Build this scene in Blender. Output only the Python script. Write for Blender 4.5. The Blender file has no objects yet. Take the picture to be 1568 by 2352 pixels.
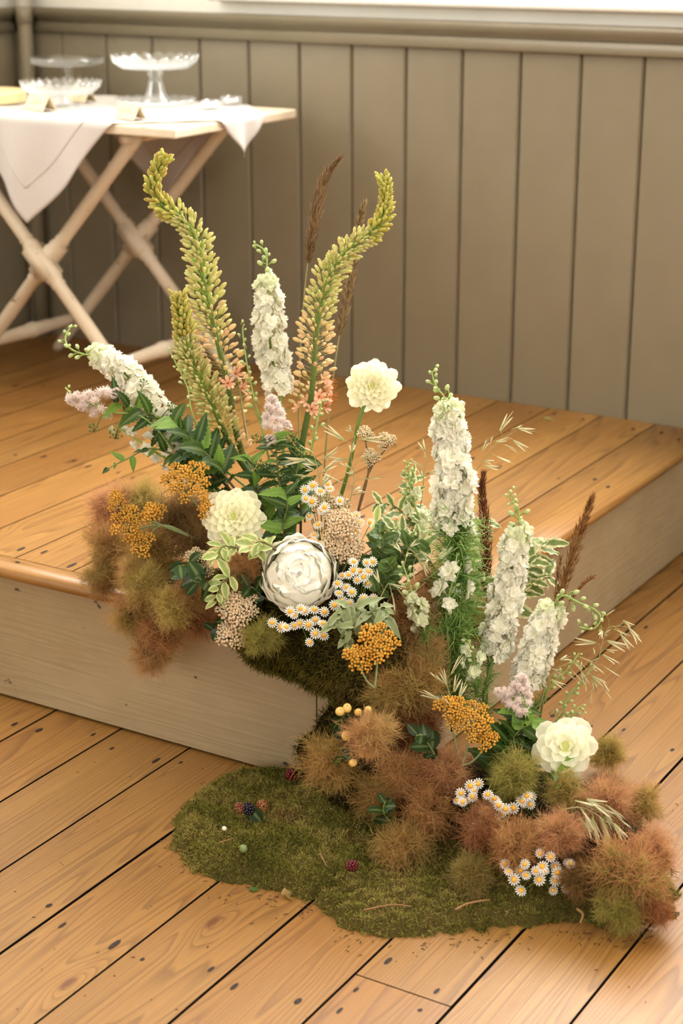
import bpy, math, random
import numpy as np
from mathutils import Vector, Matrix

random.seed(7); RNG = np.random.default_rng(7)
SC = bpy.context.scene
COL = SC.collection

# ------------------------------------------------------------------ camera
YAW, PITCH, FPX = math.radians(-31.115), math.radians(18.6975), 4038.4
CAM = Vector((1.1798, -2.0597, 1.2677))
FWD = Vector((math.sin(YAW)*math.cos(PITCH), math.cos(YAW)*math.cos(PITCH), -math.sin(PITCH)))
RIGHT = Vector((math.cos(YAW), -math.sin(YAW), 0)); UP = RIGHT.cross(FWD)
cam = bpy.data.cameras.new('camera'); cam_o = bpy.data.objects.new('camera', cam); COL.objects.link(cam_o)
cam.sensor_width = 36; cam.lens = FPX/2352*36; cam.clip_start = .05
cam_o.matrix_world = Matrix((( RIGHT.x, UP.x, -FWD.x, CAM.x), (RIGHT.y, UP.y, -FWD.y, CAM.y), (RIGHT.z, UP.z, -FWD.z, CAM.z), (0,0,0,1)))
cam.dof.use_dof = True; cam.dof.focus_distance = 2.55; cam.dof.aperture_fstop = 4.2
SC.camera = cam_o
# ------------------------------------------------------------------ world, lights, exposure
w = bpy.data.worlds.new('sky'); SC.world = w; w.use_nodes = True
w.node_tree.nodes['Background'].inputs[0].default_value = (.93, .97, 1, 1)
w.node_tree.nodes['Background'].inputs[1].default_value = 1.2
D_WALL, X_LEFT, X_RIGHT, Y_FRONT, Z_CEIL, HS = 1.36, -1.80, 3.9, -5.2, 3.3, .25
def window_light(name, loc, rot, sx, sy, power, colr):
    l = bpy.data.lights.new(name, 'AREA'); l.shape = 'RECTANGLE'; l.size = sx; l.size_y = sy; l.energy = power; l.color = colr
    o = bpy.data.objects.new(name, l); COL.objects.link(o); o.location = loc; o.rotation_euler = rot
R90 = math.pi/2
window_light('window_daylight_back', (.08, D_WALL+.17, 1.92), (-R90, 0, 0), 2.5, 1.5, 150, (1, .978, .94))
window_light('window_daylight_left', (X_LEFT-.17, -.05, 1.95), (0, -R90, 0), 1.5, 1.5, 42, (1, .97, .92))
window_light('window_daylight_right', (X_RIGHT+.17, -1.6, 1.95), (0, R90, 0), 1.5, 2.6, 75, (1, .975, .935))  # unseen side window, put in as fill from the right
window_light('window_daylight_front', (.6, Y_FRONT-.17, 1.95), (R90, 0, 0), 3.6, 1.5, 70, (1, .975, .935))  # fill light from behind the camera, through an added unseen window
SC.view_settings.view_transform = 'Standard'; SC.view_settings.look = 'None'; SC.view_settings.gamma = 1
SC.view_settings.use_curve_mapping = False; SC.view_settings.exposure = .40
SC.cycles.use_denoising = True
SC.cycles.max_bounces = 7; SC.cycles.diffuse_bounces = 4; SC.cycles.transmission_bounces = 6; SC.cycles.glossy_bounces = 2; SC.cycles.use_adaptive_sampling = True; SC.cycles.adaptive_threshold = .08; SC.cycles.adaptive_min_samples = 12; SC.cycles.transparent_max_bounces = 12
SC.cycles.caustics_reflective = False; SC.cycles.caustics_refractive = False

# ------------------------------------------------------------------ helpers
def ray(px, py): return FWD + RIGHT*((px-784)/FPX) - UP*((py-1176)/FPX)
def at(px, py, d): return CAM + ray(px, py)*d
def onz(px, py, z): r = ray(px, py); return CAM + r*((z-CAM.z)/r.z)
def ony(px, py, y): r = ray(px, py); return CAM + r*((y-CAM.y)/r.y)
def m_px(n, d): return n*d/FPX
def lin(v): v /= 255; return v/12.92 if v <= .04045 else ((v+.055)/1.055)**2.4
def c(r, g, b): return (lin(r), lin(g), lin(b), 1.0)
def mix(a, b, t): return tuple(a[i]*(1-t)+b[i]*t for i in range(4))
ELL = [((0, -.02, .05), (.15, .12, .165)), ((.26, .0, .03), (.26, .15, .095)), ((-.13, .03, .285), (.16, .11, .075)), ((-.37, .03, .27), (.15, .09, .05))]
def hit(px, py):
    """depth at which the view ray meets the heap of moss, the stage or the floor"""
    r = ray(px, py); best = 99
    for ce, s in ELL:
        o = Vector([(CAM[i]-ce[i])/s[i] for i in range(3)]); d = Vector([r[i]/s[i] for i in range(3)])
        A = d.dot(d); B = 2*o.dot(d); Cc = o.dot(o)-1; q = B*B-4*A*Cc
        if q > 0: best = min(best, (-B-math.sqrt(q))/2/A)
    t = (.03-CAM.z)/r.z; best = min(best, t)
    t = (HS+.03-CAM.z)/r.z; p = CAM+r*t
    if p.x < .02 and p.y > -.03: best = min(best, t)
    t = (-.04-CAM.y)/r.y; p = CAM+r*t
    if p.x < 0 and p.z < HS: best = min(best, t)
    return best
def new_obj(name, data, parent=None, mat4=None, tint=None):
    o = bpy.data.objects.new(name, data); COL.objects.link(o)
    if parent is not None: o.parent = parent
    if mat4 is not None: o.matrix_basis = mat4
    if tint is not None: o.color = tint
    return o
def tag(o, label, cat, group=None, kind=None):
    if label: o['label'] = label
    if cat: o['category'] = cat
    if group: o['group'] = group
    if kind: o['kind'] = kind
    return o
def thing(name, loc, label, cat, group=None):
    o = bpy.data.objects.new(name, None); o.empty_display_size = .02; COL.objects.link(o); o.location = loc
    return tag(o, label, cat, group)
def frame(loc, ydir, zhint, s=1.0):
    """matrix whose Y looks along ydir and whose Z is near zhint"""
    y = Vector(ydir).normalized(); z = Vector(zhint); z = z - y*z.dot(y)
    if z.length < 1e-5: z = y.orthogonal()
    z.normalize(); x = y.cross(z)
    if not hasattr(s, '__len__'): s = (s, s, s)
    m = Matrix(((x.x*s[0], y.x*s[1], z.x*s[2], loc[0]), (x.y*s[0], y.y*s[1], z.y*s[2], loc[1]), (x.z*s[0], y.z*s[1], z.z*s[2], loc[2]), (0,0,0,1)))
    return m
def rv():
    v = Vector((random.gauss(0,1), random.gauss(0,1), random.gauss(0,1))); return v.normalized()

class MB:
    def __init__(s): s.v = []; s.f = []; s.c = []
    def add(s, vs, fs, col):
        b = len(s.v); s.v += [tuple(p) for p in vs]; s.f += [tuple(i+b for i in f) for f in fs]
        s.c += list(col) if isinstance(col, list) else [col]*len(vs)
    def box(s, x0, x1, y0, y1, z0, z1, col=(1,1,1,1)):
        s.add([(x0,y0,z0),(x1,y0,z0),(x1,y1,z0),(x0,y1,z0),(x0,y0,z1),(x1,y0,z1),(x1,y1,z1),(x0,y1,z1)],
              [(3,2,1,0),(4,5,6,7),(0,1,5,4),(1,2,6,5),(2,3,7,6),(3,0,4,7)], col)
    def tube(s, pts, rad, col, n=5, cap=True):
        pts = [Vector(p) for p in pts]; k = len(pts)
        if not hasattr(rad, '__len__'): rad = [rad]*k
        cols = col if isinstance(col, list) else [col]*k
        vs = []; cs = []; nrm = None
        for i, p in enumerate(pts):
            t = (pts[min(i+1,k-1)]-pts[max(i-1,0)])
            t = t.normalized() if t.length > 1e-9 else Vector((0,0,1))
            if nrm is None: nrm = t.orthogonal().normalized()
            else:
                nrm = nrm - t*nrm.dot(t); nrm = nrm.normalized() if nrm.length > 1e-6 else t.orthogonal().normalized()
            b = t.cross(nrm)
            for j in range(n):
                a = 2*math.pi*j/n; vs.append(p+(nrm*math.cos(a)+b*math.sin(a))*rad[i]); cs.append(cols[i])
        fs = [(i*n+j, i*n+(j+1)%n, (i+1)*n+(j+1)%n, (i+1)*n+j) for i in range(k-1) for j in range(n)]
        if cap: fs += [tuple(range(n-1,-1,-1)), tuple((k-1)*n+j for j in range(n))]
        s.add(vs, fs, cs)
    def lathe(s, prof, col, n=24, M=None, rfun=None):
        """prof: (r, z) list, or (r,z,colour)"""
        vs = []; cs = []; k = len(prof)
        for p in prof:
            for j in range(n):
                a = 2*math.pi*j/n; r = p[0]; z = p[1]
                if rfun: r, z = rfun(r, z, a)
                q = Vector((r*math.cos(a), r*math.sin(a), z)); vs.append(M@q if M else q); cs.append(p[2] if len(p) > 2 else col)
        fs = [(i*n+j, i*n+(j+1)%n, (i+1)*n+(j+1)%n, (i+1)*n+j) for i in range(k-1) for j in range(n)]
        s.add(vs, fs, cs)
    def ball(s, ctr, r, col, n=6, rings=4, axis=None, stretch=1.0, col2=None):
        ctr = Vector(ctr); ax = Vector(axis).normalized() if axis is not None else Vector((0,0,1))
        u = ax.orthogonal().normalized(); v = ax.cross(u); vs = [ctr-ax*r*stretch]; cs = [col]
        for i in range(1, rings):
            th = math.pi*i/rings; cc = col if col2 is None else mix(col, col2, i/rings)
            for j in range(n):
                a = 2*math.pi*j/n
                vs.append(ctr + (u*math.cos(a)+v*math.sin(a))*r*math.sin(th) - ax*r*stretch*math.cos(th)); cs.append(cc)
        vs.append(ctr+ax*r*stretch); cs.append(col2 or col); L = len(vs)-1
        fs = [(0, 1+(j+1)%n, 1+j) for j in range(n)]
        fs += [(1+i*n+j, 1+i*n+(j+1)%n, 1+(i+1)*n+(j+1)%n, 1+(i+1)*n+j) for i in range(rings-2) for j in range(n)]
        fs += [(1+(rings-2)*n+j, 1+(rings-2)*n+(j+1)%n, L) for j in range(n)]
        s.add(vs, fs, cs)
    def sheet(s, fn, nu, nv, cf):
        """fn(u 0..1, v -1..1) -> point; cf(u, v) -> colour"""
        vs = []; cs = []
        for i in range(nu+1):
            for j in range(nv+1):
                u = i/nu; v = -1+2*j/nv; vs.append(fn(u, v)); cs.append(cf(u, v))
        w_ = nv+1
        s.add(vs, [(i*w_+j, i*w_+j+1, (i+1)*w_+j+1, (i+1)*w_+j) for i in range(nu) for j in range(nv)], cs)
    def mesh(s, name, mat, smooth=True):
        return make_mesh(name, np.array(s.v, dtype=np.float32), s.f, np.array(s.c, dtype=np.float32), mat, smooth)
def make_mesh(name, v, f, col, mat, smooth=True):
    me = bpy.data.meshes.new(name); me.from_pydata(v, [], f)
    a = me.color_attributes.new('Col', 'FLOAT_COLOR', 'POINT'); a.data.foreach_set('color', np.ascontiguousarray(col, dtype=np.float32).ravel())
    me.materials.append(mat)
    if smooth: me.shade_smooth()
    me.update(); return me
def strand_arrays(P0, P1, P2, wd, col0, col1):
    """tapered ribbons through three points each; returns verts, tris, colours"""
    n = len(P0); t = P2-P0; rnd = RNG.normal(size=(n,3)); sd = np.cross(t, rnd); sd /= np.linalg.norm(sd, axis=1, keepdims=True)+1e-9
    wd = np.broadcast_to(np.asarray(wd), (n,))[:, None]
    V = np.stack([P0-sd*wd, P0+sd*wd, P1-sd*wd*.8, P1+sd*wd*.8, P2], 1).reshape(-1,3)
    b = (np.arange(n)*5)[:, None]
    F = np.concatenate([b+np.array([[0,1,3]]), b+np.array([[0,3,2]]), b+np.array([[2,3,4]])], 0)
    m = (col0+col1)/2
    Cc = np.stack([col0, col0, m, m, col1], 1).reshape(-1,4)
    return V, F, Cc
def unit(a): return a/(np.linalg.norm(a, axis=1, keepdims=True)+1e-9)
def catmull(pts, n):
    pts = [Vector(p) for p in pts]; P = [pts[0]*2-pts[1]]+pts+[pts[-1]*2-pts[-2]]; out = []; segs = len(pts)-1
    for k in range(n+1):
        u = k/n*segs; i = min(int(u), segs-1); t = u-i; a, b, c_, d = P[i], P[i+1], P[i+2], P[i+3]
        out.append(.5*((2*b)+(c_-a)*t+(2*a-5*b+4*c_-d)*t*t+(-a+3*b-3*c_+d)*t**3))
    return out
def resample(pts, n):
    L = [0]
    for a, b in zip(pts, pts[1:]): L.append(L[-1]+(b-a).length)
    out = []; j = 0
    for k in range(n+1):
        s_ = L[-1]*k/n
        while j < len(L)-2 and L[j+1] < s_: j += 1
        t = (s_-L[j])/max(1e-9, L[j+1]-L[j]); out.append(pts[j].lerp(pts[j+1], t))
    return out
def path(px, d0, d1=None, n=24):
    """pixel polyline (base first) at view depth d0..d1 -> smooth 3D curve"""
    d1 = d0 if d1 is None else d1; k = len(px)-1
    return resample(catmull([at(p[0], p[1], d0+(d1-d0)*i/k) for i, p in enumerate(px)], n*3), n)

# ------------------------------------------------------------------ materials
def nodes(name):
    m = bpy.data.materials.new(name); m.use_nodes = True; nt = m.node_tree; return m, nt, nt.nodes['Principled BSDF'], nt.nodes['Material Output']
def N(nt, t, **k):
    n = nt.nodes.new(t)
    for a, b in k.items():
        if a == 'ins':
            for i, v_ in b.items(): n.inputs[i].default_value = v_
        else: setattr(n, a, b)
    return n
def ramp(nt, src, stops, interp='LINEAR'):
    r = N(nt, 'ShaderNodeValToRGB'); r.color_ramp.interpolation = interp; e = r.color_ramp.elements
    while len(e) < len(stops): e.new(.5)
    for i, (p, cc) in enumerate(stops): e[i].position = p; e[i].color = cc
    nt.links.new(src, r.inputs[0]); return r.outputs[0]
def mixc(nt, a, b, fac, mode='MIX'):
    n = N(nt, 'ShaderNodeMix', data_type='RGBA', blend_type=mode)
    for s_, v_ in ((0, fac), (6, a), (7, b)):
        if hasattr(v_, 'links') or isinstance(v_, bpy.types.NodeSocket): nt.links.new(v_, n.inputs[s_])
        else: n.inputs[s_].default_value = v_
    return n.outputs[2]
def math_(nt, op, a, b=0.0, c_=0.0):
    n = N(nt, 'ShaderNodeMath', operation=op)
    for i, v_ in enumerate((a, b, c_)):
        if isinstance(v_, bpy.types.NodeSocket): nt.links.new(v_, n.inputs[i])
        else: n.inputs[i].default_value = v_
    return n.outputs[0]
def plant_mat(name, rough=.55, transl=.3, spec=.3):
    m, nt, b, out = nodes(name)
    a = N(nt, 'ShaderNodeAttribute', attribute_name='Col'); oi = N(nt, 'ShaderNodeObjectInfo')
    colr = mixc(nt, a.outputs[0], oi.outputs['Color'], 1.0, 'MULTIPLY')
    nt.links.new(colr, b.inputs['Base Color']); b.inputs['Roughness'].default_value = rough; b.inputs['Specular IOR Level'].default_value = spec
    if transl > 0:
        t = N(nt, 'ShaderNodeBsdfTranslucent'); nt.links.new(colr, t.inputs[0]); ms = N(nt, 'ShaderNodeMixShader'); ms.inputs[0].default_value = transl
        nt.links.new(b.outputs[0], ms.inputs[1]); nt.links.new(t.outputs[0], ms.inputs[2]); nt.links.new(ms.outputs[0], out.inputs[0])
    return m
M_LEAF = plant_mat('leaf_surface', .45, .3, .3)
M_PETAL = plant_mat('petal', .6, .36, .12); M_THICK = plant_mat('thick_petal', .6, .2, .12)
M_STEM = plant_mat('stem_surface', .55, .1, .3)
M_FUZZ = plant_mat('fuzz', .8, .45, .05)
M_MOSS = plant_mat('moss_fibre', .85, .25, .05)
M_BERRY = plant_mat('berry_skin', .25, 0, .5)
def simple(name, col, rough=.5, spec=.4):
    m, nt, b, out = nodes(name); b.inputs['Base Color'].default_value = col; b.inputs['Roughness'].default_value = rough; b.inputs['Specular IOR Level'].default_value = spec
    return m
def painted(name, col, col2, rough=.5, grain=None, chips=0.0, chipcol=(.05,.035,.02,1), bump=.15):
    m, nt, b, out = nodes(name); tc = N(nt, 'ShaderNodeTexCoord'); mp = N(nt, 'ShaderNodeMapping'); nt.links.new(tc.outputs['Object'], mp.inputs[0])
    n1 = N(nt, 'ShaderNodeTexNoise', ins={2: 6.0, 3: 5.0, 4: .6}); nt.links.new(mp.outputs[0], n1.inputs[0])
    colr = mixc(nt, col, col2, ramp(nt, n1.outputs[0], [(.35,(0,0,0,1)),(.7,(1,1,1,1))]))
    h = n1.outputs[0]
    if grain:
        mg = N(nt, 'ShaderNodeMapping'); mg.inputs['Scale'].default_value = grain; nt.links.new(tc.outputs['Object'], mg.inputs[0])
        g = N(nt, 'ShaderNodeTexNoise', ins={2: 1.0, 3: 3.0, 4: .5}); nt.links.new(mg.outputs[0], g.inputs[0]); 
        rg = math_(nt, 'SINE', math_(nt, 'MULTIPLY', g.outputs[0], 60.0)); h = math_(nt, 'MULTIPLY_ADD', rg, .35, n1.outputs[0])
        colr = mixc(nt, colr, mix(col, (0,0,0,1), .25), ramp(nt, rg, [(.0,(.12,.12,.12,1)),(.5,(0,0,0,1))]))
    if chips > 0:
        n2 = N(nt, 'ShaderNodeTexNoise', ins={2: 38.0, 3: 3.0, 4: .6}); mc = N(nt, 'ShaderNodeMapping'); mc.inputs['Scale'].default_value = (.6,.6,.9)
        nt.links.new(tc.outputs['Object'], mc.inputs[0]); nt.links.new(mc.outputs[0], n2.inputs[0])
        colr = mixc(nt, colr, chipcol, ramp(nt, n2.outputs[0], [(.72-chips,(0,0,0,1)),(.74-chips,(.8,.8,.8,1))]))
    nt.links.new(colr, b.inputs['Base Color']); b.inputs['Roughness'].default_value = rough
    bp = N(nt, 'ShaderNodeBump', ins={0: bump, 1: .004}); nt.links.new(h, bp.inputs['Height']); nt.links.new(bp.outputs[0], b.inputs['Normal'])
    return m
def pine(name, base, dark, light, rough, knots=True):
    m, nt, b, out = nodes(name); tc = N(nt, 'ShaderNodeTexCoord'); oi = N(nt, 'ShaderNodeObjectInfo')
    off = N(nt, 'ShaderNodeVectorMath', operation='MULTIPLY_ADD'); comb = N(nt, 'ShaderNodeCombineXYZ')
    for i in range(3): nt.links.new(oi.outputs['Random'], comb.inputs[i])
    nt.links.new(comb.outputs[0], off.inputs[0]); off.inputs[1].default_value = (31, 57, 13); nt.links.new(tc.outputs['Object'], off.inputs[2])
    V0 = off.outputs[0]
    def mapped(sc):
        mp = N(nt, 'ShaderNodeMapping'); mp.inputs['Scale'].default_value = sc; nt.links.new(V0, mp.inputs[0]); return mp.outputs[0]
    g = N(nt, 'ShaderNodeTexNoise', ins={2: 1.0, 3: 1.0, 4: .3}); nt.links.new(mapped((13, .55, 4)), g.inputs[0])
    field = math_(nt, 'MULTIPLY', g.outputs[0], 32.0)
    fac_k = None
    if knots:
        vo = N(nt, 'ShaderNodeTexVoronoi', ins={2: 1.0, 8: 1.0}); nt.links.new(mapped((9.0, 3.4, 0)), vo.inputs['Vector'])
        vc = N(nt, 'ShaderNodeSeparateColor'); nt.links.new(vo.outputs['Color'], vc.inputs[0])
        keep = math_(nt, 'GREATER_THAN', vc.outputs[0], .62)
        inv = math_(nt, 'SUBTRACT', 1.0, math_(nt, 'MULTIPLY', vo.outputs['Distance'], 2.6)); inv = math_(nt, 'MAXIMUM', inv, 0.0)
        inv = math_(nt, 'MULTIPLY', math_(nt, 'POWER', inv, 2.0), keep)
        field = math_(nt, 'MULTIPLY_ADD', inv, 5.0, field)
        fac_k = ramp(nt, inv, [(.62,(0,0,0,1)),(.8,(1,1,1,1))])
    fr = math_(nt, 'FRACT', field)
    ring = ramp(nt, fr, [(0,(0,0,0,1)),(.55,(.25,.25,.25,1)),(.9,(1,1,1,1)),(1,(0,0,0,1))])
    fine = N(nt, 'ShaderNodeTexNoise', ins={2: 1.0, 3: 4.0, 4: .65}); nt.links.new(mapped((260, 7, 60)), fine.inputs[0])
    big = N(nt, 'ShaderNodeTexNoise', ins={2: 1.0, 3: 2.0}); nt.links.new(mapped((3, 1.2, 2)), big.inputs[0])
    col = mixc(nt, base, light, ramp(nt, big.outputs[0], [(.35,(0,0,0,1)),(.7,(1,1,1,1))]))
    col = mixc(nt, col, dark, math_(nt, 'MULTIPLY', ring, .5))
    col = mixc(nt, col, mix(base, dark, .6), ramp(nt, fine.outputs[0], [(.45,(0,0,0,1)),(.8,(.5,.5,.5,1))]))
    tone = math_(nt, 'MULTIPLY_ADD', oi.outputs['Random'], .22, .89)
    hs = N(nt, 'ShaderNodeHueSaturation'); nt.links.new(tone, hs.inputs['Value']); nt.links.new(col, hs.inputs['Color']); col = hs.outputs[0]
    if fac_k is not None: col = mixc(nt, col, c(96,48,22), math_(nt, 'MULTIPLY', fac_k, .85))
    nt.links.new(col, b.inputs['Base Color'])
    b.inputs['Specular IOR Level'].default_value = .55
    nt.links.new(math_(nt, 'MULTIPLY_ADD', fine.outputs[0], .14, rough-.07), b.inputs['Roughness'])
    bp = N(nt, 'ShaderNodeBump', ins={0: .12, 1: .002}); nt.links.new(math_(nt, 'MULTIPLY_ADD', ring, .4, fine.outputs[0]), bp.inputs['Height']); nt.links.new(bp.outputs[0], b.inputs['Normal'])
    return m
M_PINE = pine('varnished_pine', c(152,105,48), c(84,47,19), c(167,123,62), .43)
M_GAP = simple('dark_gap', c(24,15,9), .9, .1)
M_NAIL = simple('nail_black', c(46,32,26), .6, .3)
M_PANEL = painted('putty_paint', c(131,120,98), c(125,114,91), .42, None, 0, bump=.1)
M_WHITEWALL = painted('white_wall_paint', c(226,222,210), c(220,215,202), .7)
M_FASCIA = painted('cream_fascia_paint', c(172,154,122), c(162,142,108), .5, (1.2, 1.2, 22), .012, c(40,30,22), .13)
M_FRAME = painted('white_gloss_paint', c(232,230,222), c(226,222,212), .35)
M_TABLE = painted('distressed_limewash', c(212,196,172), c(196,176,146), .6, None, .055, c(120,88,62), .2)
M_LINEN = None

# ------------------------------------------------------------------ room shell
def structure(name, me, parent=None):
    o = new_obj(name, me, parent); 
    if parent is None: o['kind'] = 'structure'
    return o
def wall_holes(name, us, vs, holes, toP, mat, thick):
    """wall in (u,v) with rectangular openings; toP(u, v, depth) -> point"""
    U = sorted(set(list(us)+[h[0] for h in holes]+[h[1] for h in holes])); Vv = sorted(set(list(vs)+[h[2] for h in holes]+[h[3] for h in holes])); mb = MB()
    for a, b in zip(U, U[1:]):
        for e, f in zip(Vv, Vv[1:]):
            if any(a >= h[0]-1e-6 and b <= h[1]+1e-6 and e >= h[2]-1e-6 and f <= h[3]+1e-6 for h in holes): continue
            P = [toP(x, y, dd) for dd in (0, thick) for x, y in ((a,e),(b,e),(b,f),(a,f))]
            mb.add(P, [(0,1,2,3),(7,6,5,4),(0,4,5,1),(1,5,6,2),(2,6,7,3),(3,7,4,0)], (1,1,1,1))
    return mb.mesh(name, mat, False)
BW = (-1.17, 1.33, 1.105, 2.67)                     # back window opening (x0,x1,z0,z1)
wall_back = structure('wall_back', wall_holes('wall_back', (X_LEFT-.2, X_RIGHT+.2), (0, 1.0, Z_CEIL), [BW], lambda u, v, d: (u, D_WALL+.012+d, v), M_WHITEWALL, .2))
LW = (-.83, .73, 1.1, 2.7)
wall_left = structure('wall_left', wall_holes('wall_left', (Y_FRONT, D_WALL+.1), (0, Z_CEIL), [LW], lambda u, v, d: (X_LEFT-.012-d, u, v), M_WHITEWALL, .2))
RW = (-2.9, -.3, 1.2, 2.7)
structure('wall_right', wall_holes('wall_right', (Y_FRONT, D_WALL+.1), (0, Z_CEIL), [RW], lambda u, v, d: (X_RIGHT+d, u, v), M_WHITEWALL, .2))
FW = (-1.2, 2.4, 1.2, 2.7)
structure('wall_front', wall_holes('wall_front', (X_LEFT-.2, X_RIGHT+.2), (0, Z_CEIL), [FW], lambda u, v, d: (u, Y_FRONT-d, v), M_WHITEWALL, .2))
mb = MB(); mb.box(X_LEFT-.2, X_RIGHT+.2, Y_FRONT-.2, D_WALL+.2, Z_CEIL, Z_CEIL+.1); structure('ceiling', mb.mesh('ceiling', M_WHITEWALL, False))
# panes
M_PANE, _nt, _b, _o = nodes('window_glass'); _t = N(_nt, 'ShaderNodeBsdfTransparent'); _g = N(_nt, 'ShaderNodeBsdfGlossy', ins={1: .02}); _m = N(_nt, 'ShaderNodeMixShader', ins={0: .06})
_nt.links.new(_t.outputs[0], _m.inputs[1]); _nt.links.new(_g.outputs[0], _m.inputs[2]); _nt.links.new(_m.outputs[0], _o.inputs[0])
def window(n, hole, toP, ncol, nrow):
    u0, u1, v0, v1 = hole; mb = MB(); fw = .045
    def bar(a, b, e, f, d0, d1):
        P = [toP(x, y, dd) for dd in (d0, d1) for x, y in ((a,e),(b,e),(b,f),(a,f))]
        mb.add(P, [(0,1,2,3),(7,6,5,4),(0,4,5,1),(1,5,6,2),(2,6,7,3),(3,7,4,0)], (1,1,1,1))
    bar(u0, u0+fw, v0, v1, .09, .14); bar(u1-fw, u1, v0, v1, .09, .14); bar(u0+fw, u1-fw, v0, v0+fw*.5, .09, .14); bar(u0+fw, u1-fw, v1-fw, v1, .09, .14)
    for i in range(1, ncol): x = u0+(u1-u0)*i/ncol; bar(x-.013, x+.013, v0+fw*.5, v1-fw, .1, .13)
    for i in range(1, nrow): y = v0+(v1-v0)*i/nrow; bar(u0+fw, u1-fw, y-.013, y+.013, .102, .128)
    w_ = structure('window_%d' % n, mb.mesh('window_frame', M_FRAME, False))
    for i in range(ncol):
        for j in range(nrow):
            a, b, e, f = u0+(u1-u0)*i/ncol, u0+(u1-u0)*(i+1)/ncol, v0+(v1-v0)*j/nrow, v0+(v1-v0)*(j+1)/nrow
            g = MB(); P = [toP(x, y, dd) for dd in (.113, .117) for x, y in ((a,e),(b,e),(b,f),(a,f))]
            g.add(P, [(0,1,2,3),(7,6,5,4),(0,4,5,1),(1,5,6,2),(2,6,7,3),(3,7,4,0)], (1,1,1,1)); new_obj('pane', g.mesh('pane', M_PANE, False), w_)
window(1, BW, lambda u, v, d: (u, D_WALL+.012+d, v), 3, 2)
window(2, LW, lambda u, v, d: (X_LEFT-.012-d, u, v), 2, 2)
window(3, RW, lambda u, v, d: (X_RIGHT+d, u, v), 3, 2)  # out of view, added to go with the right fill
window(4, FW, lambda u, v, d: (u, Y_FRONT-d, v), 4, 2)  # added window behind the camera, frames the front fill

# floor planks, each its own board
mb = MB(); mb.box(X_LEFT-.2, X_RIGHT+.2, Y_FRONT-.2, D_WALL+.2, -.06, -.02); floor = structure('floor', mb.mesh('subfloor', M_GAP, False))
def plank_mesh(x0, x1, y0, y1, z, th, bev=.0008, lift=0.0):
    mb = MB(); k = 6; vs = []; prof = [(x0, z-th), (x0, z-bev), (x0+bev, z), (x1-bev, z), (x1, z-bev), (x1, z-th)]
    for yy in (y0, y1): vs += [(p[0], yy, p[1]) for p in prof]
    fs = [(i, (i+1)%k, k+(i+1)%k, k+i) for i in range(k)] + [tuple(range(k-1,-1,-1)), tuple(range(k, 2*k))]
    mb.add(vs, [f[::-1] for f in fs], (1,1,1,1)); return mb
def dark_sides(me):
    me.materials.append(M_GAP)
    for i_ in (0, 1, 3, 4, 6, 7): me.polygons[i_].material_index = 1
    return me
nail_mb = MB()
nail_mb.add([(0,0,.0009)]+[(math.cos(a*math.pi/4)*.0032, math.sin(a*math.pi/4)*.0052, .0002) for a in range(8)], [(0, 1+i, 1+(i+1)%8) for i in range(8)], (1,1,1,1))
NAIL = nail_mb.mesh('nail', M_NAIL)
def plank(parent, x0, x1, y0, y1, z, th, rows, gap=.0013):
    me = dark_sides(plank_mesh(x0+gap, x1-gap, y0, y1, z+random.uniform(-.0006,.0006), th).mesh('plank', M_PINE, False)); o = new_obj('plank', me, parent)
    for r in rows:
        if y0+.02 < r < y1-.02:
            for xx in (x0+.026, x1-.026):
                s_ = random.uniform(.75, 1.3)
                new_obj('nail', NAIL, o, Matrix.Translation((xx+random.uniform(-.008,.008), r+random.uniform(-.02,.02), z+.0004)) @ Matrix.Diagonal((s_, s_*random.uniform(.8,2.0), 1, 1)))
    return o
GW = .1385; G0 = .0632
jr = [-3.4, -2.9, -2.4, -1.9, -1.4, -.98, -.50, -.055, .42, .86, 1.2]
end_y = onz(930, 2277, 0).y
for i in range(-13, 28):
    x0 = G0+i*GW; x1 = x0+GW
    if x1 < X_LEFT-.05 or x0 > X_RIGHT: continue
    near = -.9 < x0 < 1.1
    if i == 1:      # the board with a butt joint near the bottom of the view
        plank(floor, x0, x1, end_y+.001, D_WALL, 0, .02, jr+[end_y+.03]); plank(floor, x0, x1, Y_FRONT, end_y-.001, 0, .02, [end_y-.03]+jr)
    else: plank(floor, x0, x1, Y_FRONT, D_WALL, 0, .02, jr if near else [], .0013)

# stage platform
stage = thing('stage_platform', (-.8, .6, 0), 'low platform with varnished pine boards and cream painted sides', 'platform')
stage_loc = Vector(stage.location)
def sp(name, mb, mat, smooth=False, parent=None):
    me = mb.mesh(name, mat, smooth)
    me.transform(Matrix.Translation(-stage_loc)); return new_obj(name, me, parent or stage)
SGW = .1226; srows = [.07, .50, .92, 1.31]
sx1 = .022; edges = [-.105-i*SGW for i in range(15)]
for i, e in enumerate(edges):
    x1 = e; x0 = e-SGW
    if x1 < X_LEFT: break
    x0 = max(x0, X_LEFT)
    me = plank_mesh(x0+.0009, x1-.0009, .027, D_WALL-.002, HS, .022, .0006).mesh('plank', M_PINE, False); dark_sides(me); me.transform(Matrix.Translation(-stage_loc)); pk = new_obj('plank', me, stage)
    for r in srows:
        for xx in (x0+.024, x1-.024):
            if random.random() < .9:
                s_ = random.uniform(.7, 1.25)
                new_obj('nail', NAIL, pk, Matrix.Translation(Vector((xx+random.uniform(-.008,.008), r+random.uniform(-.025,.02), HS+.0005))-stage_loc) @ Matrix.Diagonal((s_, s_*random.uniform(.9,2.4), 1, 1)))
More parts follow.
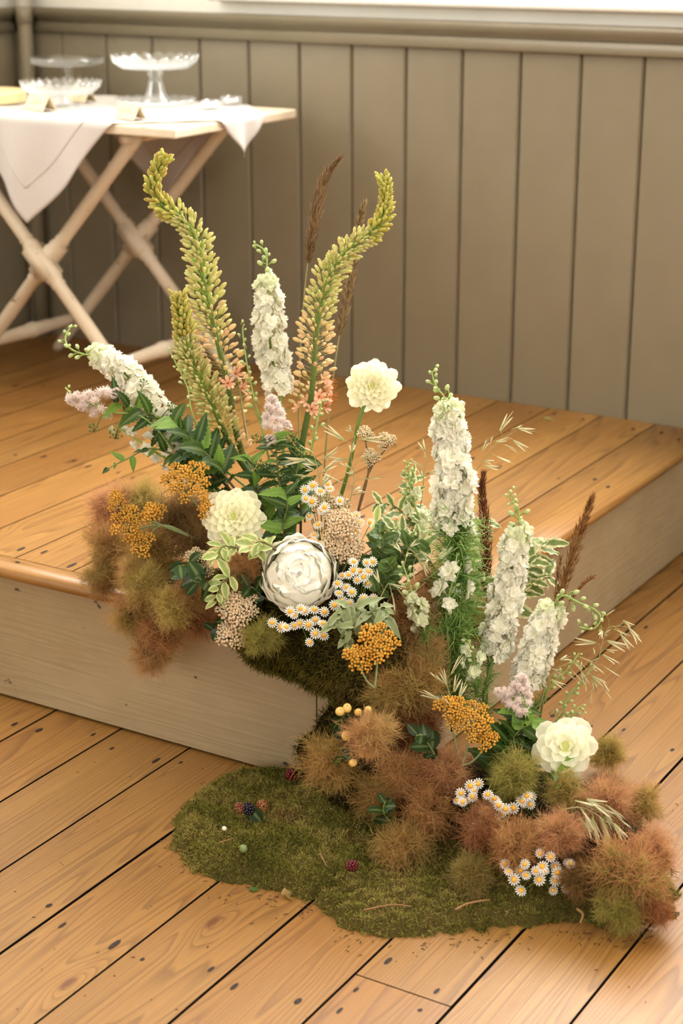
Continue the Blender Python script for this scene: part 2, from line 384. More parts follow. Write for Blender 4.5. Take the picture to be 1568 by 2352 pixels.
def nosing(prof, a, b, axis):
    """rounded board: prof list of (outward, z); extruded along axis"""
    mb = MB(); k = len(prof); vs = []
    for t in (a, b):
        for o_, z in prof: vs.append((t, -o_, z) if axis == 'x' else (o_, t, z))
    fs = [(i, (i+1)%k, k+(i+1)%k, k+i) for i in range(k)] + [tuple(range(k-1,-1,-1)), tuple(range(k, 2*k))]
    if axis == 'x': fs = [f[::-1] for f in fs]
    mb.add(vs, [f[::-1] for f in fs], (1,1,1,1)); return mb
def round_prof(inner, outer, z1, th):
    r = th/2; p = [(inner, z1-th), (inner, z1)]
    for k in range(0, 9): a = math.pi/2-math.pi*k/8; p.append((outer-r+r*math.cos(a), z1-r+r*math.sin(a)))
    return p
# board along the right edge (grain along y) and strip along the front edge (grain along x)
o = sp('edge_board', nosing(round_prof(-.1036, .022, HS, .022), -.022, D_WALL-.002, 'y'), M_PINE, True); 
for xx, yy in ((-.07,.06),(-.02,.09),(-.07,.5),(-.03,.53),(-.06,.93),(-.02,.9),(-.07,1.3),(-.02,1.27)):
    new_obj('nail', NAIL, o, Matrix.Translation(Vector((xx, yy, HS+.0005))-stage_loc) @ Matrix.Diagonal((1,1.4,1,1)))
fr = nosing(round_prof(-.0255, .02, HS, .022), 0, 1.70, 'x')
me = fr.mesh('front_strip', M_PINE, True); me.transform(Matrix.Rotation(R90, 4, 'Z'))     # local grain runs along y
fo = new_obj('front_strip', me, stage, Matrix.Translation(Vector((-1.80, 0, 0))-stage_loc) @ Matrix.Rotation(-R90, 4, 'Z'))
for xx in (.55, .83, 1.1, 1.35, 1.55): new_obj('nail', NAIL, fo, Matrix.Translation((-.012, xx, HS+.0005)))
mb = MB(); mb.box(X_LEFT, -.1085, 0, .02, .006, HS-.0215); sp('front_fascia', mb, M_FASCIA)
mb = MB(); mb.box(-.1065, .0, .0006, .02, .006, HS-.0215); sp('corner_post', mb, M_FASCIA)
me = MB(); me.box(.021, D_WALL, .0, .02, .006, HS-.0215); me = me.mesh('side_fascia', M_FASCIA, False); 
new_obj('side_fascia', me, stage, Matrix.Translation(-stage_loc) @ Matrix.Rotation(R90, 4, 'Z') )
mb = MB(); mb.box(X_LEFT, -.022, .021, D_WALL, -.002, HS-.0225); sp('inner_frame', mb, M_GAP)

# panelling boards on the back and left wall
def panel_board(w_, z0, z1):
    b = .006; th = .012; prof = [(0, 0), (0, th-b), (b*.7, th), (w_-b*.7, th), (w_, th-b), (w_, 0)]; mb = MB(); vs = []
    for z in (z0, z1): vs += [(p[0], -p[1], z) for p in prof]
    k = 6; fs = [(i, (i+1)%k, k+(i+1)%k, k+i) for i in range(k)] + [tuple(range(k-1,-1,-1)), tuple(range(k, 2*k))]
    mb.add(vs, fs, (1,1,1,1)); return mb.mesh('panel_board', M_PANEL, False)
PW = .1366; PB = panel_board(PW-.0022, 0, 1.006); x = -.1757
k0 = int((x-X_LEFT)/PW)+1
for i in range(-k0, 29):
    xx = x+i*PW
    if xx < X_LEFT-.02: continue
    new_obj('panel_board', PB, wall_back, Matrix.Translation((xx+.0011, D_WALL+.012, 0)))
for i in range(0, 30):
    new_obj('panel_board', PB, wall_left, Matrix.Translation((X_LEFT-.012, D_WALL-.02-(i+1)*PW, 0)) @ Matrix.Rotation(R90, 4, 'Z'))
def trim(n, prof, p0, p1, mat):
    """prof: (outward, z); runs from p0 to p1 in plan with outward normal to its right"""
    d = (Vector(p1)-Vector(p0)).normalized(); nrm = Vector((d.y, -d.x)); mb = MB(); vs = []; k = len(prof)
    for p in (p0, p1): vs += [(p[0]+nrm.x*o_, p[1]+nrm.y*o_, z) for o_, z in prof]
    fs = [(i, (i+1)%k, k+(i+1)%k, k+i) for i in range(k)] + [tuple(range(k-1,-1,-1)), tuple(range(k, 2*k))]
    mb.add(vs, fs, (1,1,1,1)); return structure('trim_%d' % n, mb.mesh('trim', mat, True))
rail = [(-.005, 1.003), (.016, 1.003), (.019, 1.007), (.019, 1.024), (.016, 1.028), (-.005, 1.028)]
mould = [(-.005, 1.028), (.012, 1.028), (.014, 1.032), (.02, 1.037), (.027, 1.043), (.031, 1.051), (.031, 1.057), (.027, 1.061), (-.005, 1.061)]
capr = [(-.005, 1.061), (.022, 1.061), (.024, 1.064), (.024, 1.083), (.020, 1.088), (-.005, 1.090)]
trim(1, rail, (X_LEFT, D_WALL), (X_RIGHT, D_WALL), M_PANEL); trim(2, mould, (X_LEFT, D_WALL), (X_RIGHT, D_WALL), M_PANEL)
trim(3, rail, (X_LEFT, Y_FRONT), (X_LEFT, D_WALL), M_PANEL); trim(4, mould, (X_LEFT, Y_FRONT), (X_LEFT, D_WALL), M_PANEL)
trim(5, [(-.12, 1.0885), (.028, 1.0885), (.032, 1.092), (.032, 1.099), (.028, 1.104), (-.12, 1.104)], (BW[0]-.05, D_WALL), (BW[1]+.05, D_WALL), M_FRAME)

# heating pipe in the corner
pp = thing('wall_pipe', (-1.757, 1.322, HS), 'putty painted vertical pipe in the corner behind the table', 'pipe')
mb = MB(); mb.tube([(0,0,0),(0,0,.78)], .0185, (1,1,1,1), 20); new_obj('pipe_lower', mb.mesh('pipe', M_PANEL), pp)
mb = MB(); mb.lathe([(.0186,.775),(.0215,.777),(.0215,.812),(.0186,.815)], (1,1,1,1), 20); new_obj('collar', mb.mesh('collar', M_PANEL), pp)
mb = MB(); mb.tube([(0,0,.8),(0,0,3.0)], .0186, (1,1,1,1), 20); new_obj('pipe_upper', mb.mesh('pipe', M_WHITEWALL), pp)

# ------------------------------------------------------------------ folding table and tableware
ZT = .87; XC, YF, YB = -1.335, .86, 1.19
tab = thing('folding_table', (XC, 1.025, HS), 'limewashed wooden table on two crossed turned leg frames', 'table'); tl = Vector(tab.location)
def tp(name, mb, mat, parent=None, smooth=True):
    me = mb.mesh(name, mat, smooth); me.transform(Matrix.Translation(-tl)); return new_obj(name, me, parent or tab)
mb = MB(); mb.box(-1.745, -.932, .80, 1.25, ZT-.02, ZT); o = tp('tabletop', mb, M_TABLE, smooth=False); bv = o.modifiers.new('bevel', 'BEVEL'); bv.width = .004; bv.segments = 2
def turned_leg(y, sx, dy):
    a = Vector((XC+sx*.275, y+dy, HS+.009)); b = Vector((XC-sx*.262, y+dy, ZT-.021)); mid = Vector((XC, y+dy, .557)); d = (b-a); L = d.length; tm = (mid-a).length/L
    q = d.normalized().to_track_quat('Z', 'Y').to_matrix().to_4x4(); q.translation = a; mb = MB()
    def P(t): return t*L
    prof = [(.0, 0), (.013, 0), (.0145, P(.02)), (.0155, P(.1)), (.0165, P(.13)), (.0185, P(.14)), (.0165, P(.15)), (.0175, P(.3)), (.0165, P(tm-.085)), (.0195, P(tm-.078)), (.0165, P(tm-.07)), (.021, P(tm-.06)), (.0225, P(tm-.055)),
            (.0225, P(tm+.055)), (.021, P(tm+.06)), (.0165, P(tm+.07)), (.0195, P(tm+.078)), (.0165, P(tm+.085)), (.0178, P(.75)), (.0165, P(.86)), (.0185, P(.87)), (.0165, P(.88)), (.019, P(.95)), (.017, P(1)), (0, P(1))]
    mb.lathe([(r_*.88, z_) for r_, z_ in prof], (1,1,1,1), 16, q)
    B_ = MB(); B_.box(-.0245, .0245, -.0135, .0135, P(tm)-.04, P(tm)+.04); mb.add([q @ Vector(v_) for v_ in B_.v], B_.f, (1,1,1,1)); return mb
for y in (YF, YB):
    for sx, dy in ((1, -.012), (-1, .012)): tp('leg', turned_leg(y, sx, dy), M_TABLE)
for sx in (1, -1):
    xx = XC+sx*.19; a, b = YF+.015, YB-.015; n = 12
    q = Matrix.Translation((xx, a, .352)) @ Matrix.Rotation(-R90, 4, 'X'); L = b-a; mb = MB()
    mb.lathe([(0,0),(.012,0),(.013,L*.1),(.0165,L*.44),(.019,L*.46),(.019,L*.5),(.0165,L*.54),(.013,L*.9),(.012,L),(0,L)], (1,1,1,1), 14, q); tp('stretcher', mb, M_TABLE)
    mb = MB(); mb.tube([(XC+sx*.25, .83, ZT-.032), (XC+sx*.25, 1.22, ZT-.032)], .012, (1,1,1,1), 10); tp('top_rail', mb, M_TABLE)
# linen cloth laid cornerwise
m, nt, b, out = nodes('white_linen'); tc = N(nt, 'ShaderNodeTexCoord'); wv = N(nt, 'ShaderNodeTexNoise', ins={2: 400.0, 3: 2.0}); nt.links.new(tc.outputs['Object'], wv.inputs[0])
nt.links.new(mixc(nt, c(222,214,208), c(208,199,192), wv.outputs[0]), b.inputs['Base Color']); b.inputs['Roughness'].default_value = .85; b.inputs['Specular IOR Level'].default_value = .1
tr = N(nt, 'ShaderNodeBsdfTranslucent', ins={0: c(236,226,218)}); ms = N(nt, 'ShaderNodeMixShader', ins={0: .25}); nt.links.new(b.outputs[0], ms.inputs[1]); nt.links.new(tr.outputs[0], ms.inputs[2]); nt.links.new(ms.outputs[0], out.inputs[0]); M_LINEN = m
CCX, CCY, HD = -1.302, 1.034, .455
def cloth_pt(a, b):
    """a, b in -1..1 along the cloth's edges"""
    fx = CCX+(a+b)/2*HD; fy = CCY+(a-b)/2*HD; z = ZT+.0022; e = .004
    if fy < .80-e: ex = .80-e-fy; return Vector((fx+.012*math.sin(fx*30)*min(1,ex*8), .80-e-.006*math.sin(fx*42+1)*min(1,ex*9)-.004-.03*ex, z-e*.5-ex))
    if fy > 1.25+e: ex = fy-1.25-e; return Vector((fx, 1.25+e+.004+.006*math.sin(fx*50)*min(1,ex*8), z-e*.5-ex))
    if fx > -.932+e: ex = fx+.932-e; return Vector((-.932+e+.003+.012*math.sin(fy*70)*min(1,ex*12), fy, z-e*.5-ex))
    return Vector((fx, fy, z+.0012*math.sin(fx*60)*math.sin(fy*47)))
mb = MB(); mb.sheet(lambda u, v: cloth_pt(-1+2*u, v), 96, 96, lambda u, v: (1,1,1,1))
cl = mb.mesh('table_cloth', M_LINEN); o = new_obj('table_cloth', cl); tag(o, 'white linen cloth laid cornerwise over the table, its corners hanging', 'tablecloth')
sm = o.modifiers.new('thickness', 'SOLIDIFY'); sm.thickness = .0012; sm.offset = 1
mb = MB()
for k, s_ in ((.84, .0016),):
    for (u0, v0), (u1, v1) in (((-k,-k),(k,-k)), ((k,-k),(k,k)), ((k,k),(-k,k)), ((-k,k),(-k,-k))):
        pts = [cloth_pt(u0+(u1-u0)*t/40, v0+(v1-v0)*t/40)+Vector((0,-.0016,.0012)) for t in range(41)]; mb.tube(pts, .0011, (1,1,1,1), 4)
new_obj('hem_stitching', mb.mesh('hem', simple('hem_thread', c(196,184,174), .9)), o)

M_GLASS, nt, b, out = nodes('pressed_glass'); gl = N(nt, 'ShaderNodeBsdfGlossy', ins={0: (1,1,1,1), 1: .12}); tr = N(nt, 'ShaderNodeBsdfTransparent', ins={0: (.97,.98,.98,1)}); tl_ = N(nt, 'ShaderNodeBsdfTranslucent', ins={0: (.95,.97,.97,1)}); m1_ = N(nt, 'ShaderNodeMixShader', ins={0: .5}); ms = N(nt, 'ShaderNodeMixShader')
fres = N(nt, 'ShaderNodeLayerWeight', ins={0: .35}); nt.links.new(math_(nt, 'MULTIPLY_ADD', fres.outputs[1], -.5, .9), ms.inputs[0])
nt.links.new(gl.outputs[0], m1_.inputs[1]); nt.links.new(tl_.outputs[0], m1_.inputs[2]); nt.links.new(m1_.outputs[0], ms.inputs[1]); nt.links.new(tr.outputs[0], ms.inputs[2]); nt.links.new(ms.outputs[0], out.inputs[0])
def scal(n, amp, r_from): 
    def f(r, z, a):
        if r > r_from: k = abs(math.sin(a*n/2)); return r*(1-.03*(1-k)), z+amp*k
        return r, z
    return f
def glass_stand(name, loc, label, R, H, scallop, stem):
    t = thing(name, loc, label, 'cake stand', None); mb = MB(); dp = .014
    if scallop: prof = [(0,H-.006),(R*.75,H-.006),(R*.97,H+dp*.4),(R,H+dp),(R*.985,H+dp),(R*.94,H+dp*.5),(R*.74,H),(0,H)]
    else: prof = [(0,H-.006),(R*.8,H-.006),(R*.98,H-.002),(R,H+.012),(R*.985,H+.012),(R*.96,H+.001),(R*.8,H),(0,H)]
    mb.lathe(prof, (1,1,1,1), 96 if scallop else 40, None, scal(scallop, .009, R*.9) if scallop else None); new_obj('plate', mb.mesh('plate', M_GLASS), t)
    mb = MB(); mb.lathe([(0,0)]+[(r*stem, z*H) for r, z in ((.36,0),(.36,.05),(.26,.12),(.2,.3),(.15,.55),(.12,.68),(.17,.74),(.17,.82),(.11,.88),(.15,.93),(.22,.94))]+[(0,H*.94)], (1,1,1,1), 20); new_obj('pedestal', mb.mesh('pedestal', M_GLASS), t)
    return t
zt = ZT+.005
p = onz(357, 239, zt)
t = thing('glass_plate', (p.x, p.y, zt), 'flat scalloped glass plate under the tall glass cake stand', 'plate')
mb = MB(); mb.lathe([(0,0),(.06,0),(.088,.006),(.092,.010),(.086,.009),(.06,.004),(0,.004)], (1,1,1,1), 96, None, scal(20, .004, .08)); new_obj('dish', mb.mesh('dish', M_GLASS), t)
glass_stand('glass_cake_stand', (p.x+.002, p.y, zt+.0045), 'tall glass cake stand with a deep scalloped rim', .098, .080, 22, .1)
p = onz(158, 213, zt); glass_stand('glass_cake_stand', (p.x, p.y, zt), 'plain rimmed glass cake stand at the back of the table', .086, .070, 0, .075)
p = onz(142, 243, zt); glass_stand('glass_cake_stand', (p.x, p.y, zt), 'low glass cake stand with beaded rim behind a name card', .090, .032, 30, .11)
M_CARD = simple('cream_card', c(226,208,172), .8)
def tent_card(px, py, wpx, hpx, label, rz):
    p = onz(px, py, zt); s_ = (p-CAM).length/FPX; w_, h_ = wpx*s_/2, hpx*s_
    mb = MB(); d = h_*.55; t_ = .0012
    mb.add([(-w_,-d,0),(w_,-d,0),(w_,0,h_),(-w_,0,h_),(-w_,d,0),(w_,d,0),(-w_,-d+t_,0),(w_,-d+t_,0),(w_,0,h_-t_*1.5),(-w_,0,h_-t_*1.5),(-w_,d-t_,0),(w_,d-t_,0)],
           [(0,1,2,3),(3,2,5,4),(9,8,7,6),(10,11,8,9),(0,6,7,1),(4,5,11,10),(0,3,9,6),(3,4,10,9),(1,7,8,2),(2,8,11,5)], (1,1,1,1))
    o = new_obj('name_card', mb.mesh('card', M_CARD, False), None, Matrix.Translation((p.x, p.y, zt+.0005)) @ Matrix.Rotation(rz, 4, 'Z')); tag(o, label, 'card', 'folded name cards on the table')
    mb = MB(); 
    for k in range(2):      # faint handwriting line
        pts = [(-w_*.55+w_*1.1*i/30, -d+d*(.45+.16*k)-.0009+0*i, h_*(.45+.16*k)+.0012*math.sin(i*1.9+k)*(1 if i % 7 else .2)) for i in range(31)]; mb.tube(pts, .0003, c(120,100,80), 3)
    new_obj('handwriting', mb.mesh('ink', simple('ink', c(150,130,110), .8)), o)
tent_card(93, 252, 82, 33, 'folded cream card nearest the hanging cloth corner on the left', -.35)
tent_card(188, 233, 75, 30, 'folded cream card behind, beside the low beaded cake stand', -.35)
tent_card(298, 272, 86, 32, 'folded cream card at the table front below the tall cake stand', -.35)
for px, py, r, lab in ((484, 249, .021, 'small clear glass tealight dish nearer the table front'), (531, 240, .024, 'small clear glass tealight dish nearer the wall, rightmost on the cloth')):
    p = onz(px, py, zt); t = thing('tealight_dish', (p.x, p.y, zt), lab, 'candle holder'); mb = MB(); mb.lathe([(0,0),(r*.8,0),(r,.004),(r,.017),(r*.9,.018),(r*.88,.006),(0,.005)], (1,1,1,1), 24); new_obj('dish', mb.mesh('dish', M_GLASS), t)
    mb = MB(); mb.lathe([(0,.0055),(r*.7,.0055),(r*.7,.011),(0,.0115)], (1,1,1,1), 16); new_obj('candle', mb.mesh('wax', simple('wax', c(236,232,224), .5)), t)
p = onz(-28, 234, zt); t = thing('cake_board', (p.x, p.y, zt), 'round pale wooden board at the left end of the table', 'board')
mb = MB(); mb.lathe([(0,0),(.083,0),(.086,.003),(.086,.022),(.083,.026),(0,.026)], (1,1,1,1), 48); new_obj('board', mb.mesh('board', painted('pale_wood', c(226,204,150), c(218,192,138), .5), False), t)

# ================================================================== plants: shared meshes
def petal_fn(L, W, base=.25, curl=0.0, lift=0.0, cup=.25, ruffle=0.0, nr=3, tipcut=.0, ph=0.0):
    def f(u, v):
        wd = W*(base+(1-base)*math.sin(min(1, u*1.15)*math.pi*.5))*(1 if u < .72 else math.sqrt(max(0, 1-((u-.72)/.29)**2)))
        a = lift+curl*u; y = L*u*math.cos(a*.6); z = L*u*math.sin(a*.6)+cup*wd*v*v + ruffle*L*u*u*math.sin(v*nr*2+ph)
        return (v*wd, y*(1-tipcut*abs(v)*u), z)
    return f
def one_petal(name, mat, colf, nu=8, nv=8, **k):
    mb = MB(); mb.sheet(petal_fn(**k), nu, nv, colf); return mb.mesh(name, mat)
WHITE = c(254,253,244); CREAM = c(254,251,222); YEL = c(246,240,160); GRN = c(150,170,92)
DAHLIA_P = [one_petal('dahlia_petal', M_PETAL, lambda u, v: mix(YEL, CREAM, min(1, u*2.0)), L=1, W=.25, base=.5, curl=-.25, lift=.28, cup=.5, ruffle=.015, ph=i) for i in range(3)]
DAHLIA_W = [one_petal('dahlia_petal', M_PETAL, lambda u, v: mix(YEL, c(250,249,226), min(1, u*2.2)), L=1, W=.36, base=.42, curl=-.2, lift=.25, cup=.45, ruffle=.02, ph=i) for i in range(3)]
PEONY_P = [one_petal('peony_petal', M_THICK, lambda u, v: mix(c(255,246,214), c(255,253,244), min(1, u*1.6)), 8, 10, L=1, W=.56+.06*i, base=.45, curl=1.5+.25*i, lift=-.5, cup=.5, ruffle=.025+.02*i, nr=2.5+i, ph=i*1.7, tipcut=.05) for i in range(4)]
def floret_mesh(seed, green=0.0):
    rr = random.Random(seed); mb = MB()
    for ring, n, L, lift in ((0, 7, 1.0, .05), (1, 6, .75, .8)):
        for i in range(n):
            a = 2*math.pi*(i+.5*ring)/n+rr.uniform(-.2,.2); l = L*rr.uniform(.85,1.1); fn = petal_fn(l, .30*l+.04, .3, rr.uniform(-.2,.5), lift+rr.uniform(-.2,.2), .3, .16, 3, .12, rr.uniform(0,6))
            R_ = Matrix.Rotation(a, 3, 'Z'); tipc = mix(c(255,252,236), c(222,232,172), green); bc = mix(c(240,240,206), c(180,198,110), green)
            mb.sheet(lambda u, v: R_ @ Vector(fn(u, v)), 4, 4, lambda u, v: mix(bc, tipc, min(1, .35+u*1.3)))
    return mb.mesh('floret', M_PETAL)
FLORET = [floret_mesh(i) for i in range(4)]; FLORET_G = [floret_mesh(20+i, .45) for i in range(2)]
BUD_MB = []
def bud_mesh(ped, blen, brad, cped, cb0, cb1, stripe=None, n=6):
    mb = MB(); mb.tube([(0,0,0),(0,ped*.5,-.03*ped),(0,ped,0)], [.014,.012,.016], cped, 3, False)
    mb.ball((0, ped+blen*.5, 0), brad, cb0, n, 5, (0,1,0), blen*.5/brad, cb1); BUD_MB.append(mb); return mb.mesh('bud', M_PETAL)
GR1, GR2 = c(176,190,84), c(206,208,128); BRN = c(196,138,78)
ER_TOP = [bud_mesh(.45, .55, .115, c(176,196,84), c(190,202,96), mix(c(222,212,128), BRN, .3*i)) for i in range(3)]
ER_MID = [bud_mesh(.60, .40, .085, c(186,204,100), c(214,218,144), mix(c(228,224,164), BRN, .12+.15*i)) for i in range(3)]
ER_LOW = [bud_mesh(.64, .36, .085, c(200,196,130), c(240,224,184), c(234,190+12*i,146)) for i in range(3)]
BUD_SRC = [BUD_MB[6:9], BUD_MB[3:6], BUD_MB[0:3]]
def er_flower():
    mb = MB(); mb.tube([(0,0,0),(0,.6,0)], [.012,.014], c(190,170,110), 3, False)
    for i in range(6):
        a = i*math.pi/3; fn = petal_fn(.34, .075, .4, .2, .7, .2); R_ = Matrix.Translation((0,.6,0)) @ Matrix.Rotation(-R90, 4, 'X') @ Matrix.Rotation(a, 4, 'Z')
        mb.sheet(lambda u, v: R_ @ Vector(fn(u, v)), 4, 2, lambda u, v: mix(c(236,178,140), c(246,206,180), u))
    for i in range(6): a = i*math.pi/3+.5; mb.tube([(0,.6,0),(math.cos(a)*.1,.85,math.sin(a)*.1),(math.cos(a)*.16,1.02,math.sin(a)*.16)], [.008,.008,.014], c(226,140,70), 3)
    return mb.mesh('open_flower', M_PETAL)
ER_FLOWER = er_flower()
def delph_bud(): 
    mb = MB(); mb.tube([(0,0,0),(0,.5,.05),(0,.8,0)], [.05,.045,.06], c(150,176,96), 4, False); mb.ball((0,1.15,0), .30, c(168,190,112), 7, 5, (0,1,0), 1.45, c(226,230,184)); mb.tube([(0,1.0,.2),(0,.7,.42),(0,.3,.5)], [.11,.08,.03], c(180,198,126), 4); return mb.mesh('bud', M_PETAL)
DBUD = delph_bud()
def leaf_mesh(name, W, serr=0.0, nser=7, wavy=0.0, curl=.4, fold=.3, cm=(0,0,0,1), ce=None, cedge=None, nu=14, mat=None, tipw=.5, seed=0, pw=.9):
    rr = random.Random(seed); mb = MB(); svals = (-1, -.72, -.36, 0, .36, .72, 1); vs = []; cs = []
    for i in range(nu+1):
        u = i/nu; wd = W*(math.sin(math.pi*min(1, u**tipw*1.0))**pw if 0 < u < 1 else .0)+.012
        z0 = -curl*u*u*.5
        for s_ in svals:
            k = wd*(1+(serr*(1 if i % 2 else -1) if abs(s_) > .99 else 0)) if nser else wd
            vs.append((s_*k, u, z0+fold*abs(s_)*wd+wavy*math.sin(u*17+s_*2+seed)*abs(s_)*W))
            cc = mix(ce or cm, cm, 1-abs(s_)**2) if cedge is None else (cedge if abs(s_) > .7 else mix(cm, ce or cm, rr.random()*.6 if abs(s_) > .3 else 0))
            if abs(s_) < .1: cc = mix(cc, c(170,190,120), .35)
            cs.append(cc)
    w_ = len(svals); mb.add(vs, [(i*w_+j, i*w_+j+1, (i+1)*w_+j+1, (i+1)*w_+j) for i in range(nu) for j in range(w_-1)], cs)
    return mb.mesh(name, mat or M_LEAF)
L_SPIREA = [leaf_mesh('leaf', .17+.02*i, .14, tipw=.72, pw=.85, curl=.3+.25*i, fold=.25, cm=c(36+8*i,66+7*i,22), ce=c(54+9*i,88+6*i,32), seed=i) for i in range(3)]
L_SPIREA.append(leaf_mesh('leaf', .2, .1, curl=.2, fold=.3, cm=c(112,150,58), ce=c(134,170,74), seed=9))
L_DARK = [leaf_mesh('leaf', .3, 0, 0, tipw=.95, pw=.65, curl=.3+.2*i, fold=.15, cm=c(36,54+6*i,22), ce=c(50,72+6*i,32), seed=i) for i in range(2)]
L_VAR = [leaf_mesh('leaf', .24, .1, tipw=.8, pw=.8, wavy=.22, curl=.3+.3*i, fold=.1, cm=c(98,118,56), ce=c(142,158,92), cedge=c(232,232,190), seed=i) for i in range(3)]
L_PALE = [leaf_mesh('leaf', .24, 0, 0, tipw=1.15, pw=.75, wavy=.1, curl=.4+.3*i, fold=.2, cm=c(150,168,92), ce=c(188,196,128), cedge=c(214,216,156), seed=i) for i in range(3)]
L_IVY = [leaf_mesh('leaf', .33, .06, tipw=.8, pw=.75, wavy=.1, curl=.25+.2*i, fold=.15, cm=c(60,88,36), ce=c(104,126,60), seed=i) for i in range(3)]
L_GREY = [leaf_mesh('leaf', .33, 0, 0, wavy=.25, curl=1.2+.9*i, fold=.6, pw=.7, cm=c(140,150,108), ce=c(172,180,138), seed=i, tipw=.8) for i in range(3)]
def daisy():
    mb = MB(); n = 13
    for i in range(n):
        a = 2*math.pi*i/n; fn = petal_fn(.62, .13, .5, -.45, .0, .15); R_ = Matrix.Rotation(a, 3, 'Z') 
        mb.sheet(lambda u, v: R_ @ (Vector(fn(u, v))+Vector((0,.36,.02))), 3, 2, lambda u, v: c(252,250,244))
    md = MB(); md.ball((0,0,.06), .42, c(222,150,30), 10, 6, (0,0,1), .62, c(240,178,50)); return mb.mesh('petals', M_PETAL), md.mesh('disc', M_BERRY)
DAISY, DISC = daisy()
def umbel(seed, n, rb, ca, cb, flat=.5, petals=False):
    rr = random.Random(seed); mb = MB()
    for i in range(n):
        r = math.sqrt((i+.5)/n)*.9; a = i*2.39996+rr.uniform(-.2,.2); p = Vector((r*math.cos(a), r*math.sin(a), flat*(1-r*r)+rr.uniform(-.08,.08)))
        mb.tube([(0,0,-.95), p*.6+Vector((0,0,-.35)), p], [.03,.025,.03], c(150,156,104), 3, False)
        if petals:
            for k in range(4): q = rv()*.09; q.z = abs(q.z); mb.ball(p+q, rb*rr.uniform(.55,.9), mix(ca, cb, rr.random()), 5, 3)
        else: mb.ball(p, rb*rr.uniform(.8,1.15), ca, 6, 4, (p+Vector((0,0,.6))), 1.1, mix(ca, cb, rr.random()))
    return mb.mesh('floret_cluster', M_PETAL)
UM_OR = [umbel(i, 16, .185, c(224,166,62), c(248,204,100)) for i in range(3)]
UM_CR = [umbel(10+i, 17, .19, c(222,196,150), c(250,236,200), .5, True) for i in range(3)]
UM_PK = [umbel(20+i, 18, .19, c(236,204,160), c(252,236,206), .5, True) for i in range(3)]
UM_GR = [umbel(30+i, 13, .16, c(112,134,66), c(156,172,98), .7) for i in range(2)]
def puff(seed, ca, cb, nb=85, nh=56, hair=.52, wid=.0056):
    """smoke bush plume: branchlets with radiating hairs, unit radius"""
    rg = np.random.default_rng(seed); bd = unit(rg.normal(size=(nb,3))); bl = rg.uniform(.4, .9, nb)
    di = np.repeat(np.arange(nb), nh); t = rg.uniform(.12, 1.0, nb*nh)**.7
    off = rg.normal(size=(nb*nh,3))*.06; P0 = bd[di]*(bl[di]*t)[:, None]+off
    hd = unit(.75*bd[di]+unit(rg.normal(size=(nb*nh,3)))*.95); L = hair*rg.uniform(.4,1.1,nb*nh)[:, None]
    bend = unit(rg.normal(size=(nb*nh,3)))*.22; P1 = P0+hd*L*.5; P2 = P0+unit(hd+bend)*L+bend*L*.35
    k = np.sin(P0[:,0]*2.1+seed)+np.sin(P0[:,1]*2.7+seed*2)+np.sin(P0[:,2]*2.3+seed*3); k = 1/(1+np.exp(-k*2.0)); k = np.clip(k*.8+np.linalg.norm(P2,axis=1)*.3-.02+rg.normal(0,.12,nb*nh), 0, 1)[:, None]
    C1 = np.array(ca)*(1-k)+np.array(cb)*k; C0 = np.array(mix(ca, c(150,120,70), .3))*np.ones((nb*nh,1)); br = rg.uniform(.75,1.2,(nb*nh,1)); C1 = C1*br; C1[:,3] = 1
    A = strand_arrays(P0, P1, P2, wid, C0, C1)
    bc = np.tile(np.array(c(112,84,48)), (nb,1)); B_ = strand_arrays(bd*.02, bd*(bl*.5)[:,None]+rg.normal(size=(nb,3))*.04, bd*bl[:,None], .012, bc, bc)
    V = np.concatenate([A[0], B_[0]]); F = np.concatenate([A[1], B_[1]+len(A[0])]); Cc = np.concatenate([A[2], B_[2]])
    return make_mesh('plume', V, F, Cc, M_FUZZ, False)
OLV, TAN, PNK, RUST, GRN2, DRK = c(206,190,112), c(220,182,122), c(238,172,138), c(216,148,106), c(190,188,104), c(176,130,90)
PUFF = {'pink': [puff(1, c(222,184,128), PNK), puff(2, c(214,190,122), PNK)], 'rust': [puff(3, TAN, RUST), puff(4, OLV, RUST), puff(13, DRK, RUST)], 'olive': [puff(5, OLV, TAN), puff(6, GRN2, OLV)], 'tan': [puff(7, TAN, c(214,154,108)), puff(14, OLV, RUST)], 'dark': [puff(8, DRK, RUST), puff(15, c(150,128,80), DRK)], 'two': [puff(9, GRN2, c(232,146,120)), puff(16, OLV, c(232,146,120))]}
def spirea_plume(seed):
    rg = np.random.default_rng(seed); Vs = []; Fs = []; Cs = []; nn = 0; cen = []
    for k in range(42):
        u = rg.uniform(0,1)**.8; r = .34*(1-u)**.75+.05; a = k*2.39996; cen.append(((r*math.cos(a), u*1.05, r*math.sin(a)), .17*(1-.45*u)))
    for (cx_, cy_, cz_), r in cen:
        n = 70; d = unit(rg.normal(size=(n,3))); o_ = np.array([cx_,cy_,cz_]); P0 = o_+d*r*.3; P2 = o_+d*r*rg.uniform(.8,1.35,(n,1)); 
        c0 = np.tile(np.array(c(236,212,200)), (n,1)); c1 = np.array(c(255,252,248))*np.ones((n,1)); A = strand_arrays(P0, (P0+P2)/2, P2, .0085, c0, c1)
        Vs.append(A[0]); Fs.append(A[1]+nn); Cs.append(A[2]); nn += len(A[0])
    core = MB()
    for ce_, r in cen: core.ball(ce_, r*.62, c(226,204,194), 6, 4, None, 1, c(240,226,218))
    tri = [t_ for f in core.f for t_ in ([f] if len(f) == 3 else [(f[0],f[1],f[2]), (f[0],f[2],f[3])])]; Vs.append(np.array(core.v)); Fs.append(np.array(tri)+nn); Cs.append(np.array(core.c))
    return make_mesh('flower_plume', np.concatenate(Vs), np.concatenate(Fs), np.concatenate(Cs), M_FUZZ, False)
